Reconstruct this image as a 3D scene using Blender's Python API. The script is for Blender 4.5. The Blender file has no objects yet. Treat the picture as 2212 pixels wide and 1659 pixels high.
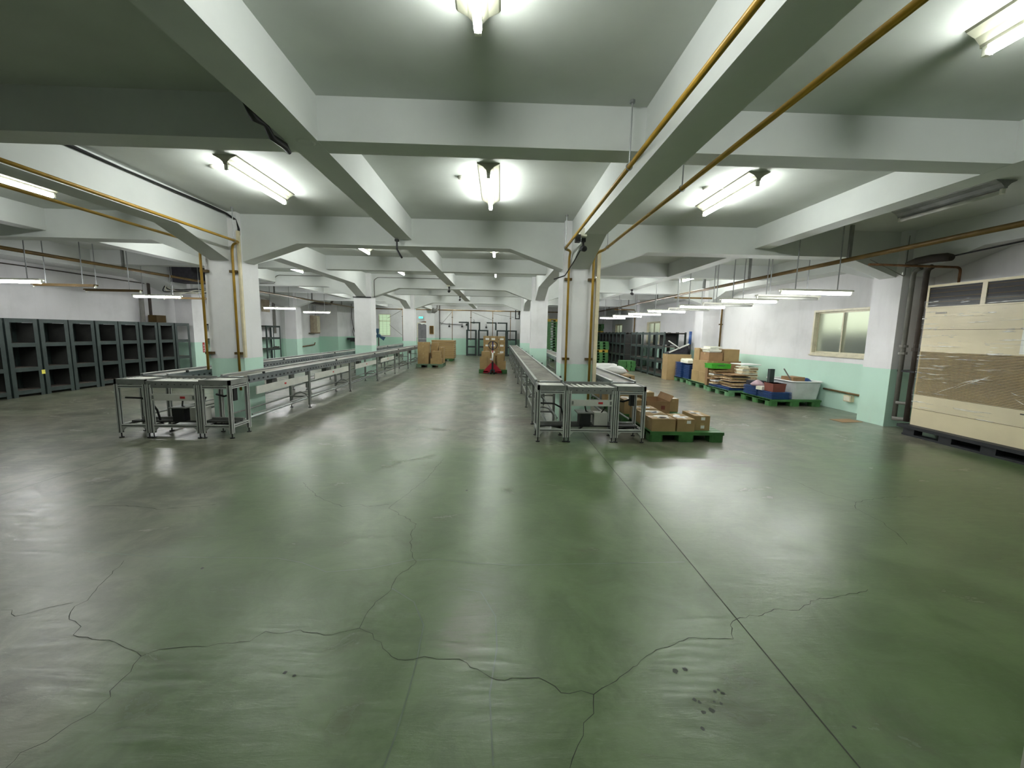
import bpy, math, random
from mathutils import Vector, Matrix
random.seed(7)
SC = bpy.context.scene
COL = SC.collection
PI = math.pi

# ------------------------------------------------------------------ camera
CAM_H = 1.55
pitch, yaw, roll, fpx = .124489, .0321778, .0187642, 888.9
fw = Vector((math.sin(yaw)*math.cos(pitch), math.cos(yaw)*math.cos(pitch), -math.sin(pitch)))
rt0 = Vector((math.cos(yaw), -math.sin(yaw), 0))
up0 = rt0.cross(fw)
rt = math.cos(roll)*rt0 + math.sin(roll)*up0
up = -math.sin(roll)*rt0 + math.cos(roll)*up0
cd = bpy.data.cameras.new('camera')
cam = bpy.data.objects.new('camera', cd)
COL.objects.link(cam)
cam.matrix_world = Matrix(((rt.x, up.x, -fw.x, 0), (rt.y, up.y, -fw.y, 0), (rt.z, up.z, -fw.z, CAM_H), (0, 0, 0, 1)))
cd.sensor_width = 36.0
cd.lens = 36.0*fpx/2212.0
cd.clip_start = .05
SC.camera = cam

# ------------------------------------------------------------------ world and exposure
w = bpy.data.worlds.new('world')
SC.world = w
w.use_nodes = True
w.node_tree.nodes['Background'].inputs[0].default_value = (.62, .68, .50, 1)
w.node_tree.nodes['Background'].inputs[1].default_value = .26
SC.view_settings.view_transform = 'Standard'
SC.view_settings.look = 'None'
SC.view_settings.exposure = 2.55
SC.view_settings.gamma = 1.0
SC.cycles.max_bounces = 8
SC.cycles.diffuse_bounces = 5
SC.cycles.glossy_bounces = 4
SC.cycles.sample_clamp_indirect = 6.0
SC.cycles.use_denoising = True
TUBE = 17.5      # radiance of a lit fluorescent tube

# ------------------------------------------------------------------ materials
def lin(r, g, b):
    def f(c):
        c /= 255.0
        return c/12.92 if c <= .04045 else ((c+.055)/1.055)**2.4
    return (f(r), f(g), f(b), 1)

class NT:
    def __init__(s, name):
        s.m = bpy.data.materials.new(name)
        s.m.use_nodes = True
        s.t = s.m.node_tree
        s.b = s.t.nodes['Principled BSDF']
    def n(s, kind, **k):
        x = s.t.nodes.new(kind)
        for a, v in k.items():
            if a == 'ins':
                for i, val in v.items():
                    if hasattr(val, 'is_linked') or hasattr(val, 'links'):
                        s.t.links.new(val, x.inputs[i])
                    else:
                        x.inputs[i].default_value = val
            else:
                setattr(x, a, v)
        return x
    def link(s, a, b): s.t.links.new(a, b)
    def math(s, op, a, b=0.0, c=None, clamp=False):
        ins = {0: a, 1: b}
        if c is not None: ins[2] = c
        return s.n('ShaderNodeMath', operation=op, use_clamp=clamp, ins=ins).outputs[0]
    def mix(s, f, a, b, blend='MIX'):
        x = s.n('ShaderNodeMix', data_type='RGBA', blend_type=blend)
        for i, v in ((0, f), (6, a), (7, b)):
            if hasattr(v, 'links'): s.t.links.new(v, x.inputs[i])
            else: x.inputs[i].default_value = v
        return x.outputs[2]
    def noise(s, vec, scale, detail=4, rough=.55, dist=0.0):
        x = s.n('ShaderNodeTexNoise', ins={'Scale': scale, 'Detail': detail, 'Roughness': rough, 'Distortion': dist})
        s.link(vec, x.inputs['Vector'])
        return x.outputs['Fac']
    def ramp(s, f, lo, hi, a=0.0, b=1.0):
        return s.n('ShaderNodeMapRange', interpolation_type='SMOOTHSTEP', ins={0: f, 1: lo, 2: hi, 3: a, 4: b}).outputs[0]
    def mapping(s, vec, scale=(1, 1, 1), rot=(0, 0, 0)):
        x = s.n('ShaderNodeMapping')
        x.inputs['Scale'].default_value = scale
        x.inputs['Rotation'].default_value = rot
        s.link(vec, x.inputs[0])
        return x.outputs[0]

def mat(name, rgb, rough=.6, metal=0.0, var=.12, scale=6.0, bump=0.0, bscale=40.0, emit=None, spec=None, coord='Object'):
    k = NT(name)
    tc = k.n('ShaderNodeTexCoord').outputs[coord]
    c = lin(*rgb)
    d = tuple(x*(1-var) for x in c[:3])+(1,)
    l = tuple(min(1, x*(1+var)) for x in c[:3])+(1,)
    f = k.ramp(k.noise(tc, scale, 5), .3, .7)
    k.link(k.mix(f, d, l), k.b.inputs['Base Color'])
    k.b.inputs['Roughness'].default_value = rough
    k.b.inputs['Metallic'].default_value = metal
    if spec is not None: k.b.inputs['Specular IOR Level'].default_value = spec
    if bump:
        bn = k.n('ShaderNodeBump', ins={'Strength': bump, 'Distance': .01})
        k.link(k.noise(tc, bscale, 3), bn.inputs['Height'])
        k.link(bn.outputs[0], k.b.inputs['Normal'])
    if emit:
        k.b.inputs['Emission Color'].default_value = lin(*emit[0])
        k.b.inputs['Emission Strength'].default_value = emit[1]
    return k.m

def wall_mat(name, white, mint, height=1.03, wear=1.0):
    k = NT(name)
    pos = k.n('ShaderNodeNewGeometry').outputs['Position']
    sep = k.n('ShaderNodeSeparateXYZ', ins={0: pos})
    z = sep.outputs[2]
    smudge = k.ramp(k.noise(pos, 1.1, 6, .6), .45, .75)
    streak = k.ramp(k.noise(k.mapping(pos, (5, 5, .9)), 1.0, 5, .6), .5, .8)
    W = k.mix(k.math('MULTIPLY', smudge, .22*wear), lin(*white), lin(150, 150, 148))
    W = k.mix(k.math('MULTIPLY', streak, .13*wear), W, lin(140, 138, 134))
    G = k.mix(k.math('MULTIPLY', smudge, .3), lin(*mint), lin(170, 196, 182))
    low = k.ramp(z, .0, .45, .3, 0.0)
    G = k.mix(k.math('MULTIPLY', low, streak), G, lin(190, 196, 190))
    edge = k.math('ADD', z, k.math('MULTIPLY', k.math('SUBTRACT', k.noise(pos, 22, 2), .5), .018))
    f = k.ramp(edge, height-.004, height+.004)
    k.link(k.mix(f, G, W), k.b.inputs['Base Color'])
    k.b.inputs['Roughness'].default_value = .62
    bn = k.n('ShaderNodeBump', ins={'Strength': .25, 'Distance': .01})
    k.link(k.noise(pos, 9, 6, .65), bn.inputs['Height'])
    k.link(bn.outputs[0], k.b.inputs['Normal'])
    return k.m

M = {}
M['wall'] = wall_mat('wall_paint', (224, 223, 224), (190, 222, 206))
M['wall_back'] = wall_mat('wall_paint_back', (220, 220, 220), (176, 214, 194), 1.10)
M['ceil'] = mat('ceiling_paint', (196, 200, 194), .7, var=.05, scale=1.3, bump=.3, bscale=5, coord='Object')
M['beam'] = mat('beam_paint', (205, 208, 205), .65, var=.04, scale=1.5, bump=.2, bscale=8)
M['pillar_plain'] = mat('plain_plaster', (180, 180, 166), .7, var=.05)

def floor_mat():
    k = NT('green_epoxy_floor')
    pos = k.n('ShaderNodeNewGeometry').outputs['Position']
    sep = k.n('ShaderNodeSeparateXYZ', ins={0: pos})
    x, y = sep.outputs[0], sep.outputs[1]
    n1 = k.noise(pos, .55, 6, .62, .4)
    n2 = k.noise(pos, 2.4, 7, .68, .6)
    n3 = k.noise(k.mapping(pos, (1.3, 7.5, 1), (0, 0, .28)), 2.6, 9, .78, .9)     # drag marks
    # worn grey zones: left side, the aisle around the conveyors
    left = k.ramp(x, -1.9, -3.4)
    far = k.ramp(y, 3.9, 6.6)
    nearleft = k.ramp(k.math('ADD', x, k.math('MULTIPLY', y, .35)), -.7, -1.5)
    zone = k.math('MAXIMUM', k.math('MULTIPLY', left, .85), k.math('MULTIPLY', far, .8))
    zone = k.math('MAXIMUM', zone, k.math('MULTIPLY', nearleft, .75))
    zone = k.math('ADD', zone, k.math('MULTIPLY', k.math('SUBTRACT', n1, .5), 1.5))
    zone = k.ramp(zone, .15, .95)
    green = k.mix(k.ramp(n2, .3, .7), lin(66, 88, 46), lin(86, 108, 66))
    grey = k.mix(k.ramp(n2, .35, .65), lin(82, 82, 68), lin(122, 122, 106))
    base = k.mix(zone, green, grey)
    # pale scuffs and dark grime
    scuff = k.ramp(n3, .50, .80)
    base = k.mix(k.math('MULTIPLY', scuff, .15), base, lin(128, 138, 118))
    fine = k.noise(k.mapping(pos, (6, 26, 1), (0, 0, .2)), 2.4, 6, .75, .5)
    scr = k.ramp(fine, .55, .78)
    base = k.mix(k.math('MULTIPLY', scr, .20), base, lin(140, 148, 128))
    scr2 = k.ramp(fine, .45, .26)
    base = k.mix(k.math('MULTIPLY', scr2, .22), base, lin(52, 60, 42))
    grime = k.ramp(k.noise(k.mapping(pos, (1, 1.8, 1)), 1.15, 6, .66, .8), .56, .72)
    base = k.mix(k.math('MULTIPLY', grime, .42), base, lin(76, 72, 58))
    far2 = k.math('MULTIPLY', k.ramp(y, 4.8, 7.2), k.ramp(n1, .42, .62))
    base = k.mix(k.math('MULTIPLY', far2, .25), base, lin(106, 94, 80))
    # worn patches and spills that have their own outline
    def patch(cx, cy, rx, ry, soft, amt, col, base):
        dx = k.math('MULTIPLY', k.math('SUBTRACT', x, cx), 1/rx)
        dy = k.math('MULTIPLY', k.math('SUBTRACT', y, cy), 1/ry)
        d = k.math('SQRT', k.math('ADD', k.math('MULTIPLY', dx, dx), k.math('MULTIPLY', dy, dy)))
        d = k.math('ADD', d, k.math('MULTIPLY', k.math('SUBTRACT', n2, .5), 1.4))
        m = k.math('MULTIPLY', k.ramp(d, 1.0, 1.0-soft), k.ramp(n3, .30, .58))
        return k.mix(k.math('MULTIPLY', m, amt), base, lin(*col))
    base = patch(-.14, 1.98, .17, .30, .6, .55, (104, 100, 84), base)
    base = patch(-.20, 2.3, .30, .5, .8, .35, (104, 112, 92), base)
    base = patch(2.6, 4.85, 1.1, .35, .8, .75, (72, 64, 54), base)
    base = patch(.25, 7.15, .8, .45, .8, .65, (92, 72, 62), base)
    base = patch(-2.0, 7.0, .9, .6, .9, .4, (92, 86, 74), base)
    base = patch(-3.3, 2.3, 1.4, 1.6, .9, .5, (118, 118, 102), base)
    base = patch(5.4, 5.3, 1.2, .7, .9, .5, (84, 76, 64), base)
    k.link(base, k.b.inputs['Base Color'])
    r = k.math('ADD', .34, k.math('MULTIPLY', n2, .16))
    r = k.math('ADD', r, k.math('MULTIPLY', grime, .12))
    k.link(r, k.b.inputs['Roughness'])
    k.b.inputs['Specular IOR Level'].default_value = .42
    cw = k.math('ADD', .34, k.math('MULTIPLY', k.ramp(n3, .32, .62), .40))
    cw = k.math('MULTIPLY', cw, k.ramp(fine, .30, .55, .6, 1.0))
    cw = k.math('MULTIPLY', cw, k.math('SUBTRACT', 1.0, k.math('MULTIPLY', grime, .5)))
    k.link(cw, k.b.inputs['Coat Weight'])
    k.b.inputs['Coat IOR'].default_value = 1.6
    k.link(k.math('ADD', .10, k.math('ADD', k.math('MULTIPLY', n2, .18), k.math('MULTIPLY', grime, .15))), k.b.inputs['Coat Roughness'])
    hgt = k.math('ADD', k.math('MULTIPLY', n2, .6), k.math('MULTIPLY', n3, .5))
    hgt = k.math('ADD', hgt, k.math('MULTIPLY', fine, .16))
    hgt = k.math('ADD', hgt, k.math('MULTIPLY', k.noise(pos, 30, 4, .6), .14))
    bn = k.n('ShaderNodeBump', ins={'Strength': .2, 'Distance': .012})
    k.link(hgt, bn.inputs['Height'])
    k.link(bn.outputs[0], k.b.inputs['Normal'])
    k.link(bn.outputs[0], k.b.inputs['Coat Normal'])
    return k.m
M['floor'] = floor_mat()
M['crack'] = mat('crack_dark', (44, 50, 36), .9)
M['seam'] = mat('floor_joint', (52, 56, 44), .8)
M['ridge'] = mat('paint_ridge', (82, 98, 76), .35)
M['stain'] = mat('floor_spot', (44, 52, 38), .6)
M['alu'] = mat('aluminium_profile', (186, 188, 184), .45, .35, .08, 9)
M['alu_dark'] = mat('grey_steel', (128, 130, 126), .5, .3, .15, 7)
M['groove'] = mat('profile_groove', (52, 54, 52), .7)
M['steel'] = mat('galvanised_steel', (168, 172, 172), .3, .85, .12, 10)
M['belt'] = None
M['roller'] = mat('white_roller', (214, 214, 206), .35, .1, .08)
M['panel_white'] = mat('white_panel', (196, 196, 188), .5, 0, .06)
M['red'] = mat('red_sticker', (176, 44, 48), .5)
M['black'] = mat('black_plastic', (24, 24, 26), .5)
M['rubber'] = mat('black_rubber', (30, 30, 30), .8)
M['yellow_pipe'] = mat('ochre_painted_pipe', (166, 130, 44), .38, .1, .18, 5)
M['brown_pipe'] = mat('brown_painted_pipe', (108, 84, 42), .4, .15, .2, 5)
M['bracket'] = mat('dark_bracket', (84, 66, 30), .6, .3)
M['cream'] = mat('cream_trunking', (212, 200, 168), .55)
M['green_steel'] = mat('grey_green_steel', (42, 54, 51), .5, .1, .2, 8)
M['shelf_top'] = mat('dusty_shelf_board', (96, 88, 80), .8, 0, .2)
M['rack_panel'] = mat('dark_back_panel', (54, 55, 52), .7, .1, .2, 4)
M['sheet_green'] = mat('translucent_green_panel', (64, 84, 76), .5, .1, .15, 3)
M['carton'] = mat('brown_cardboard', (158, 132, 90), .8, 0, .08, 5)
M['carton_dark'] = mat('kraft_cardboard', (146, 114, 80), .85, 0, .1, 5)
M['carton_red'] = mat('red_brown_carton', (122, 66, 54), .8, 0, .1, 5)
M['tape'] = mat('packing_tape', (172, 146, 100), .35, 0, .04)
M['paper'] = mat('white_paper', (236, 236, 232), .6, 0, .03)
M['ink'] = mat('printed_ink', (150, 60, 50), .8)
M['wood_green'] = mat('green_pallet_plastic', (58, 108, 54), .5, 0, .22, 5)
M['wood_green_pale'] = mat('faded_green_pallet', (92, 136, 96), .6, 0, .22, 6)
M['pallet_grey'] = mat('grey_green_pallet', (98, 122, 98), .6, 0, .2, 6)
M['pallet_yellow'] = mat('yellow_pallet', (178, 150, 50), .6, 0, .2, 6)
M['pallet_black'] = mat('black_pallet', (30, 32, 36), .6)
M['blue'] = mat('blue_plastic', (36, 70, 126), .45, 0, .18, 6)
M['lime'] = mat('bright_green_crate', (62, 160, 36), .5, 0, .12, 6)
M['tub'] = mat('white_plastic_tub', (196, 200, 198), .45, 0, .12, 3)
M['ivory'] = mat('ivory_metal', (214, 202, 170), .42, 0, .05, 2)
M['ivory2'] = mat('ivory_side', (190, 172, 148), .5)
M['louvre'] = mat('brown_louvre', (168, 146, 98), .5, 0, .1)
M['grille_dark'] = mat('grille_shadow', (12, 13, 16), .6)
M['grille_bar'] = mat('grille_bar', (128, 122, 112), .4, .2)
M['red_paint'] = mat('red_paint', (172, 26, 48), .4)
M['navy'] = mat('navy_handle', (34, 26, 84), .4)
M['grey_pipe'] = mat('grey_pipe', (118, 116, 110), .6, .1, .15)
M['dark_pipe'] = mat('dark_insulation', (64, 56, 50), .8, 0, .2)
M['rust'] = mat('rusty_steel', (116, 82, 52), .7, .2, .3, 12)
M['door'] = mat('steel_door', (118, 118, 120), .4, .5, .2, 3)
M['frame_ivory'] = mat('ivory_window_frame', (206, 200, 176), .4, .1)
M['concrete'] = mat('grey_concrete', (104, 108, 112), .8, 0, .12, 2)
M['exit'] = mat('exit_sign_face', (90, 226, 205), .4, emit=((80, 235, 205), .22))
M['gold'] = mat('gold_board', (150, 110, 36), .5, .2, .4, 30)
M['tan'] = mat('tan_cabinet', (166, 152, 130), .5)
M['ext_red'] = mat('extinguisher_red', (168, 26, 34), .3)
M['box_white'] = mat('off_white_plastic', (226, 224, 206), .45)
M['lamp_white'] = mat('lamp_enamel', (214, 214, 200), .4, .05, .04)
M['lamp_olive'] = mat('aged_reflector', (150, 150, 132), .5, .05, .04)
M['rod'] = mat('zinc_rod', (150, 152, 152), .4, .6)
M['yellow_note'] = mat('yellow_note', (222, 212, 90), .7)
M['fan_blue'] = mat('fan_blue', (38, 84, 108), .5)
M['off_tube'] = mat('unlit_tube', (216, 216, 210), .25)
M['mess'] = mat('mixed_scrap', (196, 172, 138), .8, 0, .3, 14)
M['scrap_dark'] = mat('dark_scrap', (44, 42, 48), .8, 0, .3, 10)
M['pink'] = mat('pink_grey_cloth', (178, 152, 160), .8)
M['glass_green'] = mat('frosted_green_glass', (178, 206, 190), .3, 0, .08, 3)

def tube_mat(name, tint, strength):
    k = NT(name)
    k.b.inputs['Base Color'].default_value = (.9, .9, .9, 1)
    k.b.inputs['Emission Color'].default_value = tint+(1,)
    k.b.inputs['Emission Strength'].default_value = strength
    return k.m
M['tube'] = tube_mat('lit_tube', (.96, 1.0, .97), TUBE)
M['tube_cool'] = tube_mat('lit_tube_cool', (.97, .98, 1.0), TUBE*.92)

def belt_mat():
    k = NT('worn_grey_belt')
    pos = k.n('ShaderNodeNewGeometry').outputs['Position']
    n = k.noise(k.mapping(pos, (1.5, .5, 1)), 2.0, 6, .65)
    wv = k.n('ShaderNodeTexWave', wave_type='BANDS', bands_direction='Y', ins={'Scale': 5.2, 'Distortion': .4, 'Detail': 2.0})
    k.link(pos, wv.inputs['Vector'])
    c = k.mix(k.ramp(n, .3, .7), lin(88, 84, 76), lin(150, 146, 134))
    c = k.mix(k.math('MULTIPLY', wv.outputs['Fac'], .25), c, lin(70, 68, 64))
    k.link(c, k.b.inputs['Base Color'])
    k.b.inputs['Roughness'].default_value = .5
    return k.m
M['belt'] = belt_mat()

def rail_mat():
    k = NT('slotted_steel_rail')
    pos = k.n('ShaderNodeNewGeometry').outputs['Position']
    sep = k.n('ShaderNodeSeparateXYZ', ins={0: pos})
    fr = k.math('FRACT', k.math('MULTIPLY', sep.outputs[1], 8.0))
    a = k.math('LESS_THAN', k.math('ABSOLUTE', k.math('SUBTRACT', fr, .5)), .2)
    b = k.math('LESS_THAN', k.math('ABSOLUTE', k.math('SUBTRACT', sep.outputs[2], .772)), .014)
    c = k.mix(k.ramp(k.noise(pos, 3, 5), .35, .7), lin(112, 118, 122), lin(146, 148, 148))
    c = k.mix(k.math('MULTIPLY', a, b), c, lin(34, 36, 40))
    k.link(c, k.b.inputs['Base Color'])
    k.b.inputs['Roughness'].default_value = .42
    k.b.inputs['Metallic'].default_value = .5
    return k.m
M['rail'] = rail_mat()

def film_mat():
    k = NT('clear_stretch_film')
    tc = k.n('ShaderNodeTexCoord').outputs['Object']
    n = k.noise(k.mapping(tc, (.7, 1, 15), (0, .13, 0)), 2.2, 4, .55, .8)
    n2 = k.noise(tc, 2.2, 4, .6)
    f = k.ramp(n, .60, .66)  # white streaks put into the film colour as lamp reflections
    tr = k.n('ShaderNodeBsdfTransparent')
    k.b.inputs['Base Color'].default_value = (.9, .9, .88, 1)
    k.b.inputs['Roughness'].default_value = .12
    bn = k.n('ShaderNodeBump', ins={'Strength': .9, 'Distance': .03})
    k.link(n, bn.inputs['Height'])
    k.link(bn.outputs[0], k.b.inputs['Normal'])
    mx = k.n('ShaderNodeMixShader')
    k.link(k.math('ADD', .09, k.math('MULTIPLY', k.math('MULTIPLY', f, k.ramp(n2, .42, .56)), .75)), mx.inputs[0])
    k.link(tr.outputs[0], mx.inputs[1]); k.link(k.b.outputs[0], mx.inputs[2])
    k.link(mx.outputs[0], k.t.nodes['Material Output'].inputs[0])
    return k.m
M['film'] = film_mat()

def frosted(col=(.86, .9, .84, 1)):
    k = NT('frosted_window_glass')
    k.b.inputs['Base Color'].default_value = col
    k.b.inputs['Roughness'].default_value = .35
    k.b.inputs['Transmission Weight'].default_value = 1.0
    k.b.inputs['IOR'].default_value = 1.3
    return k.m
M['frost'] = frosted()
M['frost_green'] = frosted((.55, .68, .58, 1))

# ------------------------------------------------------------------ mesh building
class MB:
    def __init__(s): s.v = []; s.f = []; s.mi = []; s.cur = 0
    def mat(s, i): s.cur = i; return s
    def _add(s, vs, fs):
        o = len(s.v)
        s.v += [tuple(p) for p in vs]
        for f in fs:
            s.f.append([o+i for i in f]); s.mi.append(s.cur)
        return s
    def box(s, x0, y0, z0, x1, y1, z1):
        if x0 > x1: x0, x1 = x1, x0
        if y0 > y1: y0, y1 = y1, y0
        if z0 > z1: z0, z1 = z1, z0
        v = [(x0,y0,z0),(x1,y0,z0),(x1,y1,z0),(x0,y1,z0),(x0,y0,z1),(x1,y0,z1),(x1,y1,z1),(x0,y1,z1)]
        return s._add(v, [(0,3,2,1),(4,5,6,7),(0,1,5,4),(1,2,6,5),(2,3,7,6),(3,0,4,7)])
    def tbox(s, c, size, m):
        hx, hy, hz = (q/2 for q in size)
        c = Vector(c)
        v = [c+m@Vector((a*hx, b*hy, d*hz)) for a, b, d in ((-1,-1,-1),(1,-1,-1),(1,1,-1),(-1,1,-1),(-1,-1,1),(1,-1,1),(1,1,1),(-1,1,1))]
        return s._add(v, [(0,3,2,1),(4,5,6,7),(0,1,5,4),(1,2,6,5),(2,3,7,6),(3,0,4,7)])
    def rbox(s, c, size, rz=0.0, rx=0.0, ry=0.0):
        return s.tbox(c, size, (Matrix.Rotation(rz, 3, 'Z')@Matrix.Rotation(ry, 3, 'Y')@Matrix.Rotation(rx, 3, 'X')))
    def taper(s, x0, y0, x1, y1, z0, z1, g):
        # box whose top is wider by g on every side
        v = [(x0,y0,z0),(x1,y0,z0),(x1,y1,z0),(x0,y1,z0),(x0-g,y0-g,z1),(x1+g,y0-g,z1),(x1+g,y1+g,z1),(x0-g,y1+g,z1)]
        return s._add(v, [(0,3,2,1),(4,5,6,7),(0,1,5,4),(1,2,6,5),(2,3,7,6),(3,0,4,7)])
    def bar(s, p0, p1, w, h=None, upv=(0, 0, 1)):
        p0, p1 = Vector(p0), Vector(p1); h = h or w
        d = (p1-p0).normalized(); u = Vector(upv)
        if abs(d.dot(u)) > .99: u = Vector((0, 1, 0))
        r = d.cross(u).normalized(); u = r.cross(d).normalized()
        m = Matrix((r, d, u)).transposed()
        return s.tbox((p0+p1)/2, (w, (p1-p0).length, h), m)
    def ring(s, pts, closed=True):
        return s
    def prism(s, poly, axis, a, b):
        # poly of 2D points extruded along axis between a and b
        def P(p, t):
            return {'x': (t, p[0], p[1]), 'y': (p[0], t, p[1]), 'z': (p[0], p[1], t)}[axis]
        n = len(poly)
        v = [P(p, a) for p in poly]+[P(p, b) for p in poly]
        f = [list(range(n))[::-1], list(range(n, 2*n))]+[(i, (i+1) % n, n+(i+1) % n, n+i) for i in range(n)]
        return s._add(v, f)
    def tube(s, path, r, n=10, caps=True, closed=False):
        path = [Vector(p) for p in path]
        rr = r if isinstance(r, (list, tuple)) else [r]*len(path)
        o = len(s.v); prev = None; N = len(path)
        for i, p in enumerate(path):
            if closed: d = path[(i+1) % N]-path[i-1]
            else: d = path[min(i+1, N-1)]-path[max(i-1, 0)]
            d.normalize()
            if prev is None:
                u = Vector((0, 0, 1)) if abs(d.z) < .9 else Vector((1, 0, 0))
                a = d.cross(u).normalized()
            else:
                a = (prev-d*prev.dot(d)).normalized()
            prev = a; b = d.cross(a)
            for k in range(n):
                t = 2*PI*k/n
                s.v.append(tuple(p+(a*math.cos(t)+b*math.sin(t))*rr[i]))
        segs = N if closed else N-1
        for i in range(segs):
            j = (i+1) % N
            for k in range(n):
                s.f.append([o+i*n+k, o+i*n+(k+1) % n, o+j*n+(k+1) % n, o+j*n+k]); s.mi.append(s.cur)
        if caps and not closed:
            s.f.append([o+k for k in range(n)][::-1]); s.mi.append(s.cur)
            s.f.append([o+(N-1)*n+k for k in range(n)]); s.mi.append(s.cur)
        return s
    def cyl(s, p0, p1, r, n=12): return s.tube([p0, p1], r, n)
    def lathe(s, c, prof, n=16):
        o = len(s.v); c = Vector(c)
        for r, z in prof:
            for k in range(n):
                t = 2*PI*k/n
                s.v.append((c.x+r*math.cos(t), c.y+r*math.sin(t), c.z+z))
        for i in range(len(prof)-1):
            for k in range(n):
                s.f.append([o+i*n+k, o+i*n+(k+1) % n, o+(i+1)*n+(k+1) % n, o+(i+1)*n+k]); s.mi.append(s.cur)
        s.f.append([o+k for k in range(n)][::-1]); s.mi.append(s.cur)
        s.f.append([o+(len(prof)-1)*n+k for k in range(n)]); s.mi.append(s.cur)
        return s
    def profile(s, p0, p1, w=.04):
        # T-slot aluminium extrusion: a square bar with a groove in every face
        p0, p1 = Vector(p0), Vector(p1)
        h = w/2; g = w*.13; q = w*.16
        q2 = [(-h,-h),(-g,-h),(-g,-h+q),(g,-h+q),(g,-h),(h,-h),(h,-g),(h-q,-g),(h-q,g),(h,g),(h,h),(g,h),(g,h-q),(-g,h-q),(-g,h),(-h,h),(-h,g),(-h+q,g),(-h+q,-g),(-h,-g)]
        d = (p1-p0).normalized()
        u = Vector((0, 0, 1)) if abs(d.z) < .9 else Vector((0, 1, 0))
        r = d.cross(u).normalized(); u = r.cross(d)
        n = len(q2)
        v = [p0+r*a+u*b for a, b in q2]+[p1+r*a+u*b for a, b in q2]
        s._add(v, [list(range(n))[::-1], list(range(n, 2*n))]+[(i, (i+1) % n, n+(i+1) % n, n+i) for i in range(n)])
        for i in (1, 2, 3, 6, 7, 8, 11, 12, 13, 16, 17, 18): s.mi[len(s.mi)-n+i] = 1
        s.grooved = True
        return s
    def build(s, name, mats, parent=None, smooth=False, loc=None, rz=0.0):
        me = bpy.data.meshes.new(name)
        if getattr(s, 'grooved', False): mats = [mats, 'groove']
        me.from_pydata(s.v, [], s.f)
        if not isinstance(mats, (list, tuple)): mats = [mats]
        for m in mats: me.materials.append(M[m] if isinstance(m, str) else m)
        if len(mats) > 1: me.polygons.foreach_set('material_index', s.mi)
        if smooth:
            me.polygons.foreach_set('use_smooth', [len(p.vertices) == 4 for p in me.polygons])
        me.update()
        o = bpy.data.objects.new(name, me)
        COL.objects.link(o)
        if parent is not None: o.parent = parent
        if loc is not None: o.location = loc
        o.rotation_euler = (0, 0, rz)
        return o

def tag(o, label, cat, group=None, kind=None):
    o['label'] = label
    o['category'] = cat
    if group: o['group'] = group
    if kind: o['kind'] = kind
    return o

def thing(name, label, cat, loc=(0, 0, 0), rz=0.0, group=None):
    o = bpy.data.objects.new(name, None)
    o.empty_display_size = .1
    COL.objects.link(o)
    o.location = loc
    o.rotation_euler = (0, 0, rz)
    return tag(o, label, cat, group)

def struct(o, label=None):
    o['kind'] = 'structure'
    if label: o['label'] = label
    return o

def dup(root, loc, rz=None, label=None, group=None):
    def cp(o, par):
        c = o.copy()
        COL.objects.link(c)
        c.parent = par
        for ch in list(o.children):
            cp(ch, c)
        return c
    r = cp(root, None)
    r.location = loc
    if rz is not None: r.rotation_euler = (0, 0, rz)
    if label: r['label'] = label
    if group: r['group'] = group
    return r

# ------------------------------------------------------------------ room dimensions
ZC = 3.40            # slab soffit
ZP = 2.95            # primary beam soffit
ZS = 3.058           # secondary beam soffit
ZH = 2.63            # haunch foot at the pillars
GX = [-10.36, -4.56, 1.335, 7.19]     # pillar lines
GY = [.42, 7.33, 14.27, 21.2, 28.1]   # pillar rows
XL, XR, YB, YF = -11.0, 7.5, 27.8, -2.0
HW = .1555           # half width of a primary beam
HC = .275            # half width of a pillar

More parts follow.
